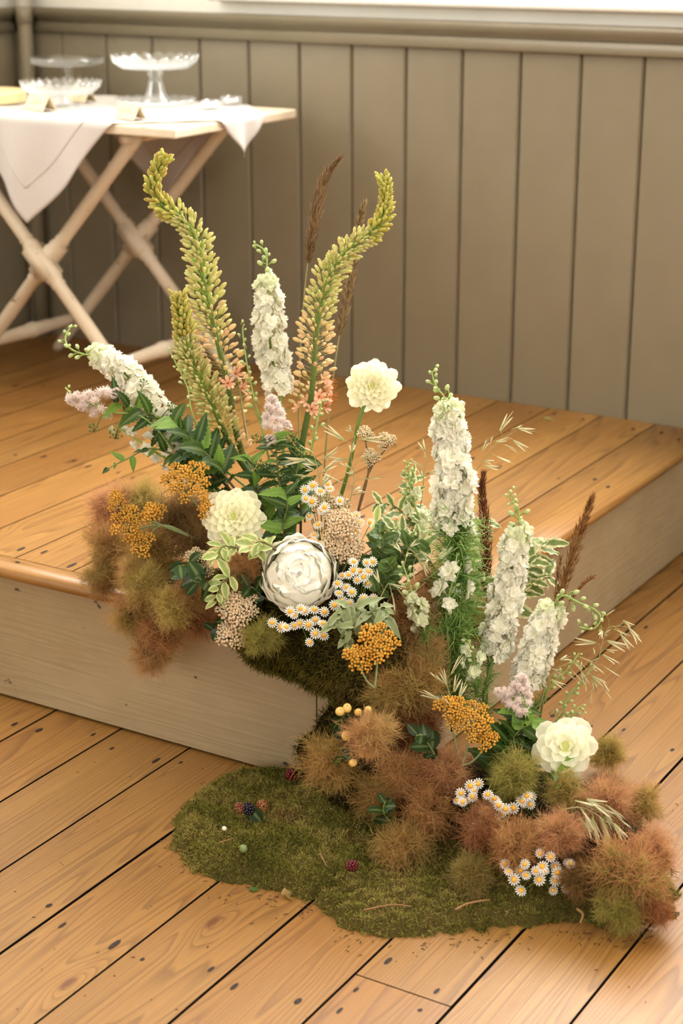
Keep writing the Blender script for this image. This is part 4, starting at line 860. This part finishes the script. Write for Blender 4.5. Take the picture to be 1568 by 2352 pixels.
sprig('spirea_leaves', [(650,1250),(610,1180),(590,1110),(575,1050)], 2.66, 2.66, 'dark toothed leafy shoot behind the upper cream dahlia', L_SPIREA, 22, .046)
sprig('spirea_leaves', [(660,1260),(650,1210),(660,1160),(650,1120)], 2.62, 2.60, 'dark toothed leaves between the low dahlia and the chamomile', L_SPIREA, 18, .045)
reed([(700,1200),(686,1000),(690,800),(700,660),(712,570),(728,470),(748,405),(779,364)], 2.78, 2.78, .70, 'tall brown reed grass plume rising left of the right foxtail lily', c(92,66,50), c(158,128,86), .0115, 1500)
reed([(740,1150),(752,980),(770,830),(785,740),(803,650),(818,560),(826,510),(836,468)], 2.80, 2.80, .55, 'reed grass plume partly hidden behind the right foxtail lily', c(84,52,48), c(176,150,100), .0105, 1200)
sprig('cane_stake', [(570,1020),(556,940),(545,870),(538,850)], 2.75, 2.75, 'thin pale cane between the foxtail lily and the green bud shoot', L_PALE, 0, .01, r0=.002, stemcol=c(176,164,124), cat='cane')
# yarrow
yarrow([(430,1105,62,16),(478,1168,26,6)], (520,1220), 2.62, 'orange yarrow head directly above the low cream dahlia', UM_OR, .0105)
yarrow([(268,1150,22,5),(350,1178,26,6),(295,1200,44,10),(320,1245,36,8)], (455,1240), 2.66, 'orange yarrow on a pale stalk over the left smoke plumes', UM_OR, .0100, mid=(370,1206))
yarrow([(868,1475,52,13),(825,1510,34,8)], (860,1580), 2.43, 'orange yarrow head hanging below the grey leaves', UM_OR, .0105)
yarrow([(1035,1625,34,8),(1080,1655,58,16),(1115,1700,26,6)], (1060,1760), 2.45, 'orange yarrow head on the floor arrangement beside the dark leaves', UM_OR, .0100)
yarrow([(548,1400,48,15),(535,1455,36,10)], (600,1440), 2.56, 'pinkish dried yarrow head left below the peony', UM_PK, .0120)
yarrow([(785,1205,40,12),(760,1260,34,9),(800,1265,34,9)], (770,1330), 2.58, 'pinkish dried yarrow head right of the peony', UM_PK, .0120)
yarrow([(770,1170,30,7),(740,1150,22,5)], (770,1270), 2.62, 'cream yarrow head behind the chamomile above the peony', UM_CR, .0115)
yarrow([(885,1015,22,6),(840,1000,16,4),(852,1050,20,5)], (815,1200), 2.64, 'cream yarrow on a thin brown stalk beside the upper dahlia', UM_CR, .0088, c(120,92,60), mid=(845,1090))
yarrow([(455,1280,26,7),(470,1310,20,5)], (500,1350), 2.60, 'small cream yarrow head between the dark leaves and pale sprig', UM_CR, .009)
# chamomile
chamomile([(700,1125),(718,1115),(735,1128),(702,1145),(716,1152),(752,1112),(757,1122),(738,1172),(710,1185),(756,1185),(730,1205)], (740,1260), 2.60, 'chamomile sprig above the peony in front of the spirea leaves')
chamomile([(804,1193),(818,1183),(826,1200),(850,1200),(818,1222),(722,1228),(745,1165),(780,1150)], (800,1290), 2.59, 'chamomile sprig beside the pinkish yarrow, upper right of the peony')
chamomile([(812,1290),(856,1290),(842,1292),(812,1310),(846,1312),(826,1312),(800,1320),(835,1325),(820,1332),(844,1340),(785,1322),(775,1340),(790,1350)], (820,1400), 2.54, 'dense chamomile sprig touching the right side of the peony')
chamomile([(778,1362),(808,1360),(835,1374),(858,1374),(785,1380),(802,1385),(768,1390),(795,1348)], (800,1440), 2.52, 'chamomile sprig above the grey-green leaves')
chamomile([(666,1404),(690,1398),(700,1402),(722,1400),(745,1405),(724,1424),(708,1435),(688,1432),(742,1432),(675,1412)], (715,1400), 2.50, 'chamomile sprig just under the peony petals')
chamomile([(646,1440),(657,1440),(724,1455),(743,1460),(711,1475),(675,1437),(625,1430)], (690,1430), 2.50, 'lowest chamomile sprig on the hanging moss')
# pale and variegated foliage
sprig('pittosporum_sprig', [(560,1270),(530,1255),(508,1258),(497,1285)], 2.56, 2.54, 'pale variegated sprig below the low cream dahlia', L_PALE, 14, .036, whorl=1, stemcol=c(110,90,60))
sprig('pittosporum_sprig', [(640,1270),(615,1250),(592,1245),(575,1262)], 2.55, 2.54, 'pale variegated sprig touching the left side of the peony', L_PALE, 12, .036)
sprig('pittosporum_sprig', [(540,1310),(520,1330),(502,1352),(497,1385)], 2.55, 2.54, 'small pale sprig hanging above the pinkish yarrow', L_PALE, 12, .030)
sprig('variegated_sprig', [(990,1230),(940,1190),(900,1160),(862,1158)], 2.66, 2.68, 'variegated twig with dark red stem reaching left over the stage', L_VAR, 14, .036, stemcol=c(90,44,36))
sprig('variegated_sprig', [(970,1260),(955,1190),(948,1130),(945,1085)], 2.68, 2.69, 'variegated twig rising left of the tall right delphinium', L_VAR, 18, .034, stemcol=c(90,44,36))
sprig('variegated_sprig', [(930,1270),(900,1235),(880,1215),(862,1200)], 2.62, 2.61, 'pale leafy twig right of the chamomile', L_PALE, 16, .034)
sprig('variegated_sprig', [(1000,1310),(960,1250),(925,1222),(900,1215)], 2.62, 2.60, 'cream edged leafy twig in the gap between peony and delphinium', L_VAR, 16, .036)
sprig('variegated_sprig', [(1040,1330),(1075,1260),(1100,1220),(1125,1190)], 2.66, 2.68, 'variegated twig between the tall delphinium and the brown reed', L_VAR, 16, .040, stemcol=c(90,44,36))
sprig('variegated_sprig', [(1130,1400),(1180,1330),(1225,1280),(1255,1240)], 2.66, 2.68, 'variegated holly-like twig right of the second delphinium, over the stage edge', L_VAR, 24, .044, stemcol=c(90,44,36))
sprig('variegated_sprig', [(1130,1440),(1190,1370),(1230,1330),(1262,1325)], 2.65, 2.66, 'variegated holly-like twig against the cream side of the stage', L_VAR, 20, .044, stemcol=c(90,44,36))
sprig('variegated_sprig', [(1050,1420),(1080,1370),(1110,1330),(1090,1290)], 2.62, 2.63, 'variegated twig low behind the brown reed', L_VAR, 12, .040)
sprig('ivy_sprig', [(830,1330),(860,1290),(880,1250),(870,1220)], 2.60, 2.58, 'dark ivy leaves right of the pinkish yarrow', L_IVY, 16, .036)
sprig('ivy_sprig', [(880,1350),(910,1300),(930,1260),(960,1240)], 2.60, 2.58, 'dark ivy leaves left of the tall right delphinium', L_IVY, 18, .034)
sprig('ivy_sprig', [(850,1370),(880,1340),(900,1310),(890,1290)], 2.56, 2.55, 'dark ivy leaves above the grey curled leaves', L_IVY, 14, .034)
sprig('grey_leaf_sprig', [(850,1440),(820,1400),(790,1400),(770,1440)], 2.48, 2.46, 'grey-green curled leaf spray under the chamomile', L_GREY, 15, .027)
sprig('grey_leaf_sprig', [(820,1440),(850,1410),(880,1400),(890,1430)], 2.48, 2.46, 'grey-green curled leaf spray above the hanging orange yarrow', L_GREY, 15, .026)
sprig('grey_leaf_sprig', [(830,1420),(800,1450),(790,1480),(800,1495)], 2.46, 2.45, 'grey-green leaf spray drooping beside the hanging orange yarrow', L_GREY, 10, .022)
sprig('dark_leaf_sprig', [(480,1330),(455,1320),(430,1300),(408,1300)], 2.60, 2.58, 'round dark glossy leaves among the left smoke plumes', L_DARK, 7, .042)
sprig('dark_leaf_sprig', [(500,1340),(480,1340),(460,1338),(440,1335)], 2.57, 2.55, 'dark glossy leaf pair left of the small pale sprig', L_DARK, 5, .040)
sprig('dark_leaf_sprig', [(560,1380),(530,1410),(510,1440),(488,1450)], 2.60, 2.59, 'dark leaves behind the pinkish yarrow on the left', L_DARK, 8, .032)
sprig('dark_leaf_sprig', [(620,1380),(600,1370),(580,1350),(560,1350)], 2.58, 2.57, 'dark leaves under the left side of the peony', L_DARK, 9, .036)
# oats among the upper flowers
oats([(790,1240),(800,1170),(812,1100),(806,1050),(815,1000)], 2.62, 2.62, .3, 14, .030, 'oat grass in front of the upper dahlia stem')
oats([(740,1180),(735,1120),(730,1080),(722,1050)], 2.60, 2.60, .3, 10, .030, 'oat grass above the chamomile')
oats([(1060,1200),(1085,1100),(1115,1050),(1150,1012),(1185,990)], 2.70, 2.70, .45, 12, .026, 'oat grass arching right of the tall delphinium over the stage')
oats([(960,1200),(970,1130),(975,1080),(985,1045)], 2.69, 2.69, .5, 7, .024, 'oat grass tip left of the tall right delphinium')
oats([(920,1330),(930,1290),(940,1262),(965,1285)], 2.55, 2.53, .4, 9, .026, 'oat grass drooping over the ivy left of the tall delphinium')
oats([(860,1400),(880,1360),(893,1340),(900,1370)], 2.52, 2.51, .4, 5, .026, 'few oat spikelets right of the chamomile')

# ================================================================== smoke bush plumes
for a in [
 (262,1165,62,'pink','pale pink smoke plume farthest back on the stage boards',{'depth':2.80}),
 (330,1160,58,'olive','pale olive smoke plume behind the small orange yarrow',{'depth':2.80}),
 (245,1245,58,'two','smoke plume with red lower edge left of the orange yarrow',{'depth':2.76}),
 (410,1185,70,'dark','brown smoke plume behind the orange yarrow and low dahlia',{'depth':2.74}),
 (345,1260,70,'rust','rusty smoke plume right under the left orange yarrow',{'depth':2.72}),
 (445,1240,58,'dark','dark brown smoke plume left of the low cream dahlia',{'depth':2.70}),
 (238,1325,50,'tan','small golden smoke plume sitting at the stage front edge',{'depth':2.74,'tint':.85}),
 (320,1325,60,'rust','reddish smoke plume over the stage front edge',{'depth':2.70}),
 (335,1345,56,'olive','yellowish smoke plume left of the dark glossy leaves',{'depth':2.655}),
 (398,1398,54,'olive','bright round olive smoke plume over the painted front',{'depth':2.615,'tint':1.12}),
 (300,1410,52,'two','red tinted smoke plume hanging in front of the stage edge',{'depth':2.68}),
 (375,1450,62,'rust','brown smoke plume below the bright round olive one',{'depth':2.67}),
 (345,1505,52,'pink','lowest hanging smoke plume on the painted front',{'depth':2.68}),
 (455,1420,52,'dark','brown smoke plume left of the pinkish yarrow',{'depth':2.64}),
 (440,1370,48,'tan','tan smoke plume under the dark glossy leaf pair',{'depth':2.62}),
 (556,1318,48,'tan','tan smoke plume left of the peony',{'depth':2.59}),
 (602,1462,48,'olive','green smoke plume under the peony on the moss',{'depth':2.54}),
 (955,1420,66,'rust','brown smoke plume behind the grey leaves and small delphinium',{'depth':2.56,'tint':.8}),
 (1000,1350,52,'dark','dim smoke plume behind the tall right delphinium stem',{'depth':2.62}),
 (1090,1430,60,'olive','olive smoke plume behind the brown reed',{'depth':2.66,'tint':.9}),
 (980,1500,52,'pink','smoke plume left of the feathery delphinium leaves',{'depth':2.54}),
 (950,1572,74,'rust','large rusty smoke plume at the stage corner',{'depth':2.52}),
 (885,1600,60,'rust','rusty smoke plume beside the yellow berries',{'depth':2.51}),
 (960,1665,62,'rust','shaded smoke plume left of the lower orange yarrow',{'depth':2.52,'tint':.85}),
 (900,1690,50,'dark','deep brown smoke plume behind the brightest pink one',{'depth':2.53}),
 (852,1688,62,'pink','brightest pink round smoke plume over the yellow berries',{'back':-.05,'tint':1.12}),
 (750,1752,72,'rust','rust smoke plume leaning on the painted corner',{'back':-.02}),
 (1028,1770,66,'pink','round salmon smoke plume below the lower orange yarrow',{'back':-.04,'tint':1.05}),
 (920,1780,62,'rust','shaded smoke plume in the middle of the floor arrangement',{}),
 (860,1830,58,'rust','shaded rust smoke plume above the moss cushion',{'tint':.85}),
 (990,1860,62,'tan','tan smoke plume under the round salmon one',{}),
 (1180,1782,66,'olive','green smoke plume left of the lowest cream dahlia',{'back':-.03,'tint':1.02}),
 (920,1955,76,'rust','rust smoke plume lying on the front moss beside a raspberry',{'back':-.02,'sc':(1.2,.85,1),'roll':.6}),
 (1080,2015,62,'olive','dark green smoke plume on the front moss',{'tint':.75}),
 (1110,1900,60,'dark','brown smoke plume behind the middle chamomile',{}),
 (1190,1940,64,'tan','tan smoke plume above the lowest chamomile',{'back':-.02}),
 (1288,1912,60,'pink','salmon smoke plume left of the drooping oats',{'back':-.03}),
 (1300,1820,52,'olive','olive smoke plume directly under the lowest dahlia',{}),
 (1395,1730,46,'olive','small green smoke plume right of the lowest dahlia',{'tint':1.05}),
 (1390,1840,72,'pink','pinkish smoke plume right of the drooping oats',{}),
 (1480,1845,50,'two','green and pink smoke plume at the far right',{}),
 (1440,2010,96,'two','largest smoke plume at the lower right of the moss',{'back':-.03}),
 (1500,1950,60,'pink','pink smoke plume behind the largest one',{}),
 (1420,2085,60,'olive','smoke plume touching the boards at the lower right',{}),
 (1500,2080,52,'rust','rusty smoke plume at the right end of the moss',{}),
 (1335,2020,52,'dark','shaded smoke plume right of the lowest chamomile',{}),
]: plume(*a[:5], **a[5])

# ================================================================== lower arrangement
delphinium([(1040,1680),(1033,1540),(1037,1440),(1045,1330),(1050,1260),(1040,1210),(1042,1120),(1038,1030),(1030,950),(1022,915),(1003,890),(992,860),(1000,845)], 2.58, 2.56, .55, .885, .031, 62, 'tallest white delphinium spike rising at the stage corner', 13, .0105, .865, 50, .074)
for _i in (): pass
delphinium([(1030,1640),(1030,1500),(1025,1400),(1040,1330),(1050,1270)], 2.56, 2.55, .62, 1, .03, 9, 'loose lower white florets and buds on the tall delphinium side shoot', 8, .009, .5, 6, .045)
delphinium([(1110,1700),(1112,1600),(1130,1520),(1150,1440),(1168,1350),(1180,1270),(1190,1205),(1190,1170),(1172,1145),(1176,1125)], 2.57, 2.55, .33, .84, .027, 56, 'second white delphinium spike in front of the brown reed', 13, .0105, .82, 8, .04)
delphinium([(1180,1720),(1195,1600),(1220,1530),(1240,1470),(1262,1410),(1290,1368),(1330,1385),(1365,1400),(1380,1420),(1362,1445),(1330,1440)], 2.56, 2.54, .30, .62, .028, 36, 'white delphinium spike whose bud tip curls to the right', 20, .0105, .60, 6, .035)
delphinium([(1095,1600),(1092,1540),(1085,1500),(1075,1470)], 2.54, 2.53, .3, .9, .02, 7, 'pale bud cluster left of the second delphinium', 9, .0105, .3, 3, .03, True)
spray([(1000,1560),(985,1480),(958,1400),(940,1340),(925,1295)], 2.53, 2.52, 'small cream delphinium shoot right of the chamomile', 12, .0105, 6, .45, 7)
spray([(985,1300),(975,1230),(955,1170),(940,1120),(937,1060)], 2.64, 2.64, 'pale green delphinium bud shoot left of the tallest spike', 20, .0082, 0, .2, 5)
spray([(1060,1480),(1085,1400),(1100,1350),(1108,1325)], 2.57, 2.57, 'single bud shoot beside the brown reed', 3, .011, 3, .8)
spray([(1230,1700),(1290,1640),(1300,1610),(1340,1560),(1360,1530)], 2.54, 2.54, 'green bud branch among the right oats', 14, .0078, 0, .3)
spray([(1220,1640),(1260,1580),(1300,1540),(1330,1500)], 2.55, 2.55, 'green bud branch under the curling delphinium', 12, .008, 2, .3)
spray([(1250,1700),(1300,1660),(1330,1625),(1345,1640)], 2.53, 2.53, 'green bud twig above the lowest dahlia', 10, .0075, 0, .4)
spirea([(1180,1800),(1185,1720),(1188,1660),(1190,1620)], 2.50, 2.48, 'spirea branch with fuzzy pink flower in the floor arrangement', [(1186,1640,1200,1540,66),(1175,1600,1132,1584,38),(1192,1610,1204,1655,44)], 26, .05, ())
sprig('spirea_leaves', [(1150,1800),(1160,1730),(1190,1680),(1225,1660)], 2.49, 2.47, 'dark leaves between the lower orange yarrow and the lowest dahlia', L_SPIREA, 18, .055)
sprig('spirea_leaves', [(1130,1790),(1140,1740),(1150,1700),(1140,1670)], 2.50, 2.49, 'dark leaves right behind the lower orange yarrow', L_SPIREA, 14, .05)
sprig('dark_leaf_sprig', [(1010,1760),(990,1720),(970,1690),(955,1690)], 2.46, 2.45, 'round dark leaves left of the lower orange yarrow', L_DARK, 8, .038)
sprig('dark_leaf_sprig', [(1330,1850),(1310,1820),(1290,1790),(1270,1770)], 2.44, 2.43, 'dark leaves under the lowest cream dahlia', L_SPIREA, 10, .045)
sprig('dark_leaf_sprig', [(905,1900),(890,1880),(880,1860),(885,1840)], 2.44, 2.43, 'dark leaves in the shadow above the moss cushion', L_DARK, 6, .032)
bloom('dahlia', 1298, 1714, 80, 2.44, 'lowest cream dahlia, wide petalled, at the right of the floor arrangement', 'flower', DAHLIA_W, 27, facing(1298, 1714, .25, -.1))
chamomile([(1058,1822),(1080,1805),(1098,1800),(1070,1838),(1088,1815),(1062,1842),(1050,1838),(1085,1830)], (1080,1870), 2.42, 'chamomile sprig left in the floor arrangement, under the salmon plume', .0085)
chamomile([(1120,1825),(1135,1835),(1145,1850),(1160,1858),(1178,1856),(1112,1858),(1125,1868),(1135,1880),(1110,1880),(1140,1842),(1152,1870)], (1140,1910), 2.40, 'middle chamomile sprig of the floor arrangement', .0085)
chamomile([(1085,1910),(1095,1900),(1108,1905),(1098,1890)], (1110,1930), 2.40, 'small chamomile sprig lowest left of the middle one', .0088)
chamomile([(1210,1828),(1220,1830),(1204,1846),(1218,1848),(1198,1840)], (1230,1880), 2.41, 'small chamomile sprig under the green smoke plume', .0085)
chamomile([(1240,1960),(1264,1968),(1245,1990),(1205,1985),(1168,2002),(1180,2020),(1196,2045),(1195,2000),(1208,2010),(1230,2000),(1250,2000),(1238,2020),(1275,2022),(1280,2005),(1275,1990),(1305,1980),(1310,1985),(1270,2045),(1300,2040),(1160,1985)], (1240,2010), 2.335, 'lowest chamomile sprig above the front moss', .0088)
reed([(1118,1640),(1120,1500),(1118,1400),(1116,1300),(1113,1200),(1106,1130),(1110,1088)], 2.62, 2.62, .50, 'dark red reed plume standing left of the second delphinium', c(86,44,36), c(150,104,64), .0100, 1400, c(160,128,80))
reed([(1240,1650),(1270,1480),(1292,1350),(1312,1290),(1330,1225),(1345,1185),(1360,1142)], 2.60, 2.60, .52, 'brown reed plume against the cream side of the stage', c(110,62,40), c(166,124,72), .0115, 1100, c(140,140,76))
reed([(1265,1480),(1272,1400),(1280,1330),(1287,1282)], 2.60, 2.60, .45, 'short thin reed wisp left of the brown reed plume', c(110,62,40), c(166,124,72), .003, 120)
reed([(1285,1450),(1310,1380),(1335,1345),(1360,1325)], 2.60, 2.60, .45, 'short reed wisp leaning right over the curling delphinium', c(110,62,40), c(166,124,72), .003, 120)
oats([(1260,1640),(1320,1580),(1370,1520),(1385,1470),(1400,1440),(1445,1440)], 2.54, 2.52, .35, 18, .027, 'oat grass arching right above the floorboards', .8)
oats([(1230,1660),(1260,1560),(1300,1525),(1340,1530),(1375,1580)], 2.54, 2.52, .3, 16, .025, 'oat grass drooping right of the spirea flower', .8)
oats([(1050,1680),(1040,1620),(1030,1590),(1025,1560)], 2.46, 2.45, .2, 8, .028, 'oat grass above the lower orange yarrow', .2)
oats([(1290,1860),(1330,1855),(1360,1865),(1395,1890)], 2.36, 2.34, .15, 22, .030, 'pale oat head drooping between the salmon and pinkish plumes', .8)
# berries
M_B = {}
def berry_sprig(px, depth, label, berries, base, leafn=4):
    t = thing('hypericum_sprig', at(base[0], base[1], depth+.03), label, 'berry'); loc = Vector(t.location); mbs = MB()
    for bx, by, r in berries:
        p = at(bx, by, depth)-loc; R_ = m_px(r, depth); mb = MB(); mb.ball((0,0,0), R_, c(222,176,88), 14, 9, rv(), 1.08, c(236,200,120)); o = new_obj('berry', mb.mesh('berry', M_BERRY), t, Matrix.Translation(p)); ax = (facing(bx, by, .3)+rv()*.4).normalized()
        mb = MB(); mb.tube([ax*R_*.95, ax*R_*1.35], [R_*.09, R_*.03], c(70,48,30), 4); new_obj('tip', mb.mesh('tip', M_STEM), o); mbs.tube([Vector((0,0,0)), p*.6+Vector((0,0,-.004)), p], .0008, c(90,100,56), 4)
    new_obj('stem', mbs.mesh('stem', M_STEM), t)
    for k in range(leafn): d = (facing(*px, .2)+rv()*1.4).normalized(); new_obj('leaf', random.choice(L_DARK), t, frame(at(px[0]+random.uniform(-25,5), px[1]+random.uniform(-5,40), depth+.01)-loc, d, -ray(*px), .022*random.uniform(.7,1.1)))
berry_sprig((780,1650), 2.47, 'hypericum sprig with yellow berries beside the painted corner', [(797,1626,10.5),(781,1634,11),(822,1636,9),(845,1630,9)], (830,1680), 8)
berry_sprig((805,1700), 2.46, 'hypericum sprig with yellow berries below, half hidden by the pink plume', [(795,1690,11.5),(834,1728,12),(810,1752,9.5)], (850,1740), 5)
def bramble(px, py, r, label, ca, cb, z, stem=None, leaf=False):
    p = onz(px, py, z); R_ = m_px(r, (p-CAM).length); t = thing('blackberry' if ca[0] < .02 else 'raspberry', p, label, 'berry'); mb = MB()
    ax = (rv()*.5+Vector((.3,-.7,.3))).normalized()
    for k in range(46):
        w_ = (k+.5)/46; th = math.acos(1-2*w_); a = k*2.39996; u_ = ax.orthogonal().normalized(); v_ = ax.cross(u_); d = u_*math.cos(a)*math.sin(th)+v_*math.sin(a)*math.sin(th)+ax*math.cos(th)*1.25; mb.ball(d*R_*.78, R_*.27, mix(ca, cb, random.random()), 6, 4)
    new_obj('drupelets', mb.mesh('drupelets', M_BERRY), t); mb = MB(); mb.tube([-ax*R_*.8, -ax*R_*1.8+Vector((0,0,R_*.8))], [R_*.12, R_*.08], c(88,104,54), 5); new_obj('stalk', mb.mesh('stalk', M_STEM), t)
    if leaf: new_obj('leaf', L_DARK[0], t, frame((0,0,R_*.4), (RIGHT*.4-UP*.5), (-FWD), R_*3.2))
bramble(571, 1858, 15, 'ripe blackberry on the moss cushion', c(26,20,28), c(40,30,40), .052, leaf=True)
bramble(551, 1856, 13, 'red and green unripe berry left of the blackberry', c(120,38,28), c(120,110,54), .052)
bramble(602, 1850, 14, 'reddish yellow unripe berry right of the blackberry', c(130,52,32), c(140,116,60), .052)
bramble(668, 1779, 14, 'red raspberry against the painted corner', c(84,14,18), c(108,24,26), .055)
bramble(808, 1988, 14, 'red raspberry at the edge of the rust plume on the front moss', c(76,14,18), c(98,22,24), .05)
for px, py, r, cc, lab in ((559,1949,10,c(128,142,92),'small pale green seed pod on the moss cushion'), (515,1903,6,c(236,228,206),'tiny white bud on the moss cushion')):
    p = onz(px, py, .038); t = thing('seed_pod', p, lab, 'seed'); R_ = m_px(r, (p-CAM).length); mb = MB()
    mb.lathe([(0,-R_*.9),(R_*.6,-R_*.75),(R_,0),(R_*.7,R_*.75),(R_*.15,R_),(0,R_*1.1)], cc, 12, None, lambda r_, z, a: (r_*(1+.08*math.cos(a*6)), z)); new_obj('pod', mb.mesh('pod', M_BERRY), t)
    mb = MB(); mb.tube([(0,0,R_), (R_*.4,0,R_*1.6)], [R_*.12,R_*.06], c(110,120,70), 4); new_obj('stalk', mb.mesh('stalk', M_STEM), t)
# loose twigs on the moss and crumbs on the boards
def twig(pts, z, r, label):
    P = [onz(x, y, z) for x, y in pts]; t = thing('twig', P[0], label, 'twig'); stem_part(t, resample(catmull(P, 12), 10), r, r*.6, c(150,112,72), 'bark', 5)
twig([(1045,2090),(1075,2075),(1125,2066)], .036, .0018, 'curved brown twig on the front moss')
twig([(1325,2088),(1338,2100),(1332,2120)], .034, .0022, 'short brown twig near the right front of the moss')
twig([(735,1960),(750,1990)], .045, .0014, 'thin straw twig on the moss cushion beside the seam')
twig([(505,1935),(535,1925)], .04, .0013, 'thin straw twig left of the pale seed pod')
twig([(835,2090),(900,2078),(945,2082)], .036, .0012, 'thin straw lying across the front moss')
rr = random.Random(4); mbc = MB()
for k in range(300):
    if k < 230:
        src = rr.choice([(430,1985,60),(520,2040,60),(620,2055,60),(700,2075,40),(830,2150,60),(960,2165,70),(1080,2155,70),(1200,2140,70),(1330,2135,80),(1430,2150,60),(1490,2130,40),(400,1930,30),(560,1790,50),(500,1800,50)]); x_, y_ = rr.gauss(src[0], src[2]*.5), rr.gauss(src[1]+8, 14)
    else: x_, y_ = rr.uniform(0,1560), rr.uniform(1750,2340)
    p = onz(x_, y_, .0011); a = rr.uniform(0,6.28); L = rr.uniform(.0006,.004)*(1 if k < 230 else .8); d = Vector((math.cos(a), math.sin(a), .08))*L
    if p.x < .01 and p.y > -.01: continue
    mbc.tube([p-d, p+Vector((rr.uniform(-.001,.001), rr.uniform(-.001,.001), .0006)), p+d], [.0003,.00055,.0003], rr.choice([c(70,46,30), c(96,64,38), c(52,36,26), c(110,92,48)]), 4)
tag(new_obj('moss_crumbs', mbc.mesh('crumbs', M_STEM)), 'scattered brown moss crumbs on the boards along the moss edge', 'debris', None, 'stuff')
for px, py, lab, L_, le, z in ((570,2042,'fallen green leaf in front of the moss cushion',.016,L_IVY[0],.002), (645,2052,'fallen brown leaf at the moss seam',.024,L_GREY[1],.006), (1247,960,'fallen pale leaf on the stage boards near the wall',.022,L_PALE[0],HS+.004)):
    p = onz(px, py, z); o = new_obj('fallen_leaf', le.copy(), None, frame(p, RIGHT*.7-UP*.3-Vector((0,0,(RIGHT*.7-UP*.3).z)), (0,0,1), L_), (1.3,.8,.55,1) if 'brown' in lab else (1,1,1,1)); tag(o, lab, 'leaf')

# repeats share a group phrase
GROUPS = {'smoke_bush_plume': 'smoke bush plumes', 'chamomile_sprig': 'chamomile sprigs', 'delphinium': 'white delphiniums', 'foxtail_lily': 'foxtail lilies', 'yarrow': 'yarrow heads', 'dahlia': 'cream dahlias', 'reed_grass': 'reed grass plumes', 'oat_grass': 'oat grass stems',
          'spirea_branch': 'spirea branches in flower', 'spirea_leaves': 'leafy spirea shoots', 'pittosporum_sprig': 'pale leafy sprigs', 'variegated_sprig': 'variegated twigs', 'ivy_sprig': 'ivy sprigs', 'grey_leaf_sprig': 'grey leaf sprays', 'dark_leaf_sprig': 'dark leaf sprigs', 'hypericum_sprig': 'berry sprigs',
          'raspberry': 'bramble fruits on the moss', 'blackberry': 'bramble fruits on the moss', 'seed_pod': 'seeds on the moss', 'twig': 'loose twigs on the moss', 'fallen_leaf': 'fallen leaves', 'glass_cake_stand': 'glass cake stands on the table', 'tealight_dish': 'tealight dishes on the table', 'moss_mat': 'moss on the floor', 'moss_clump': 'moss clumps in the arrangement'}
for o in bpy.data.objects:
    if o.parent is None and 'label' in o.keys() and o.name.split('.')[0] in GROUPS: o['group'] = GROUPS[o.name.split('.')[0]]
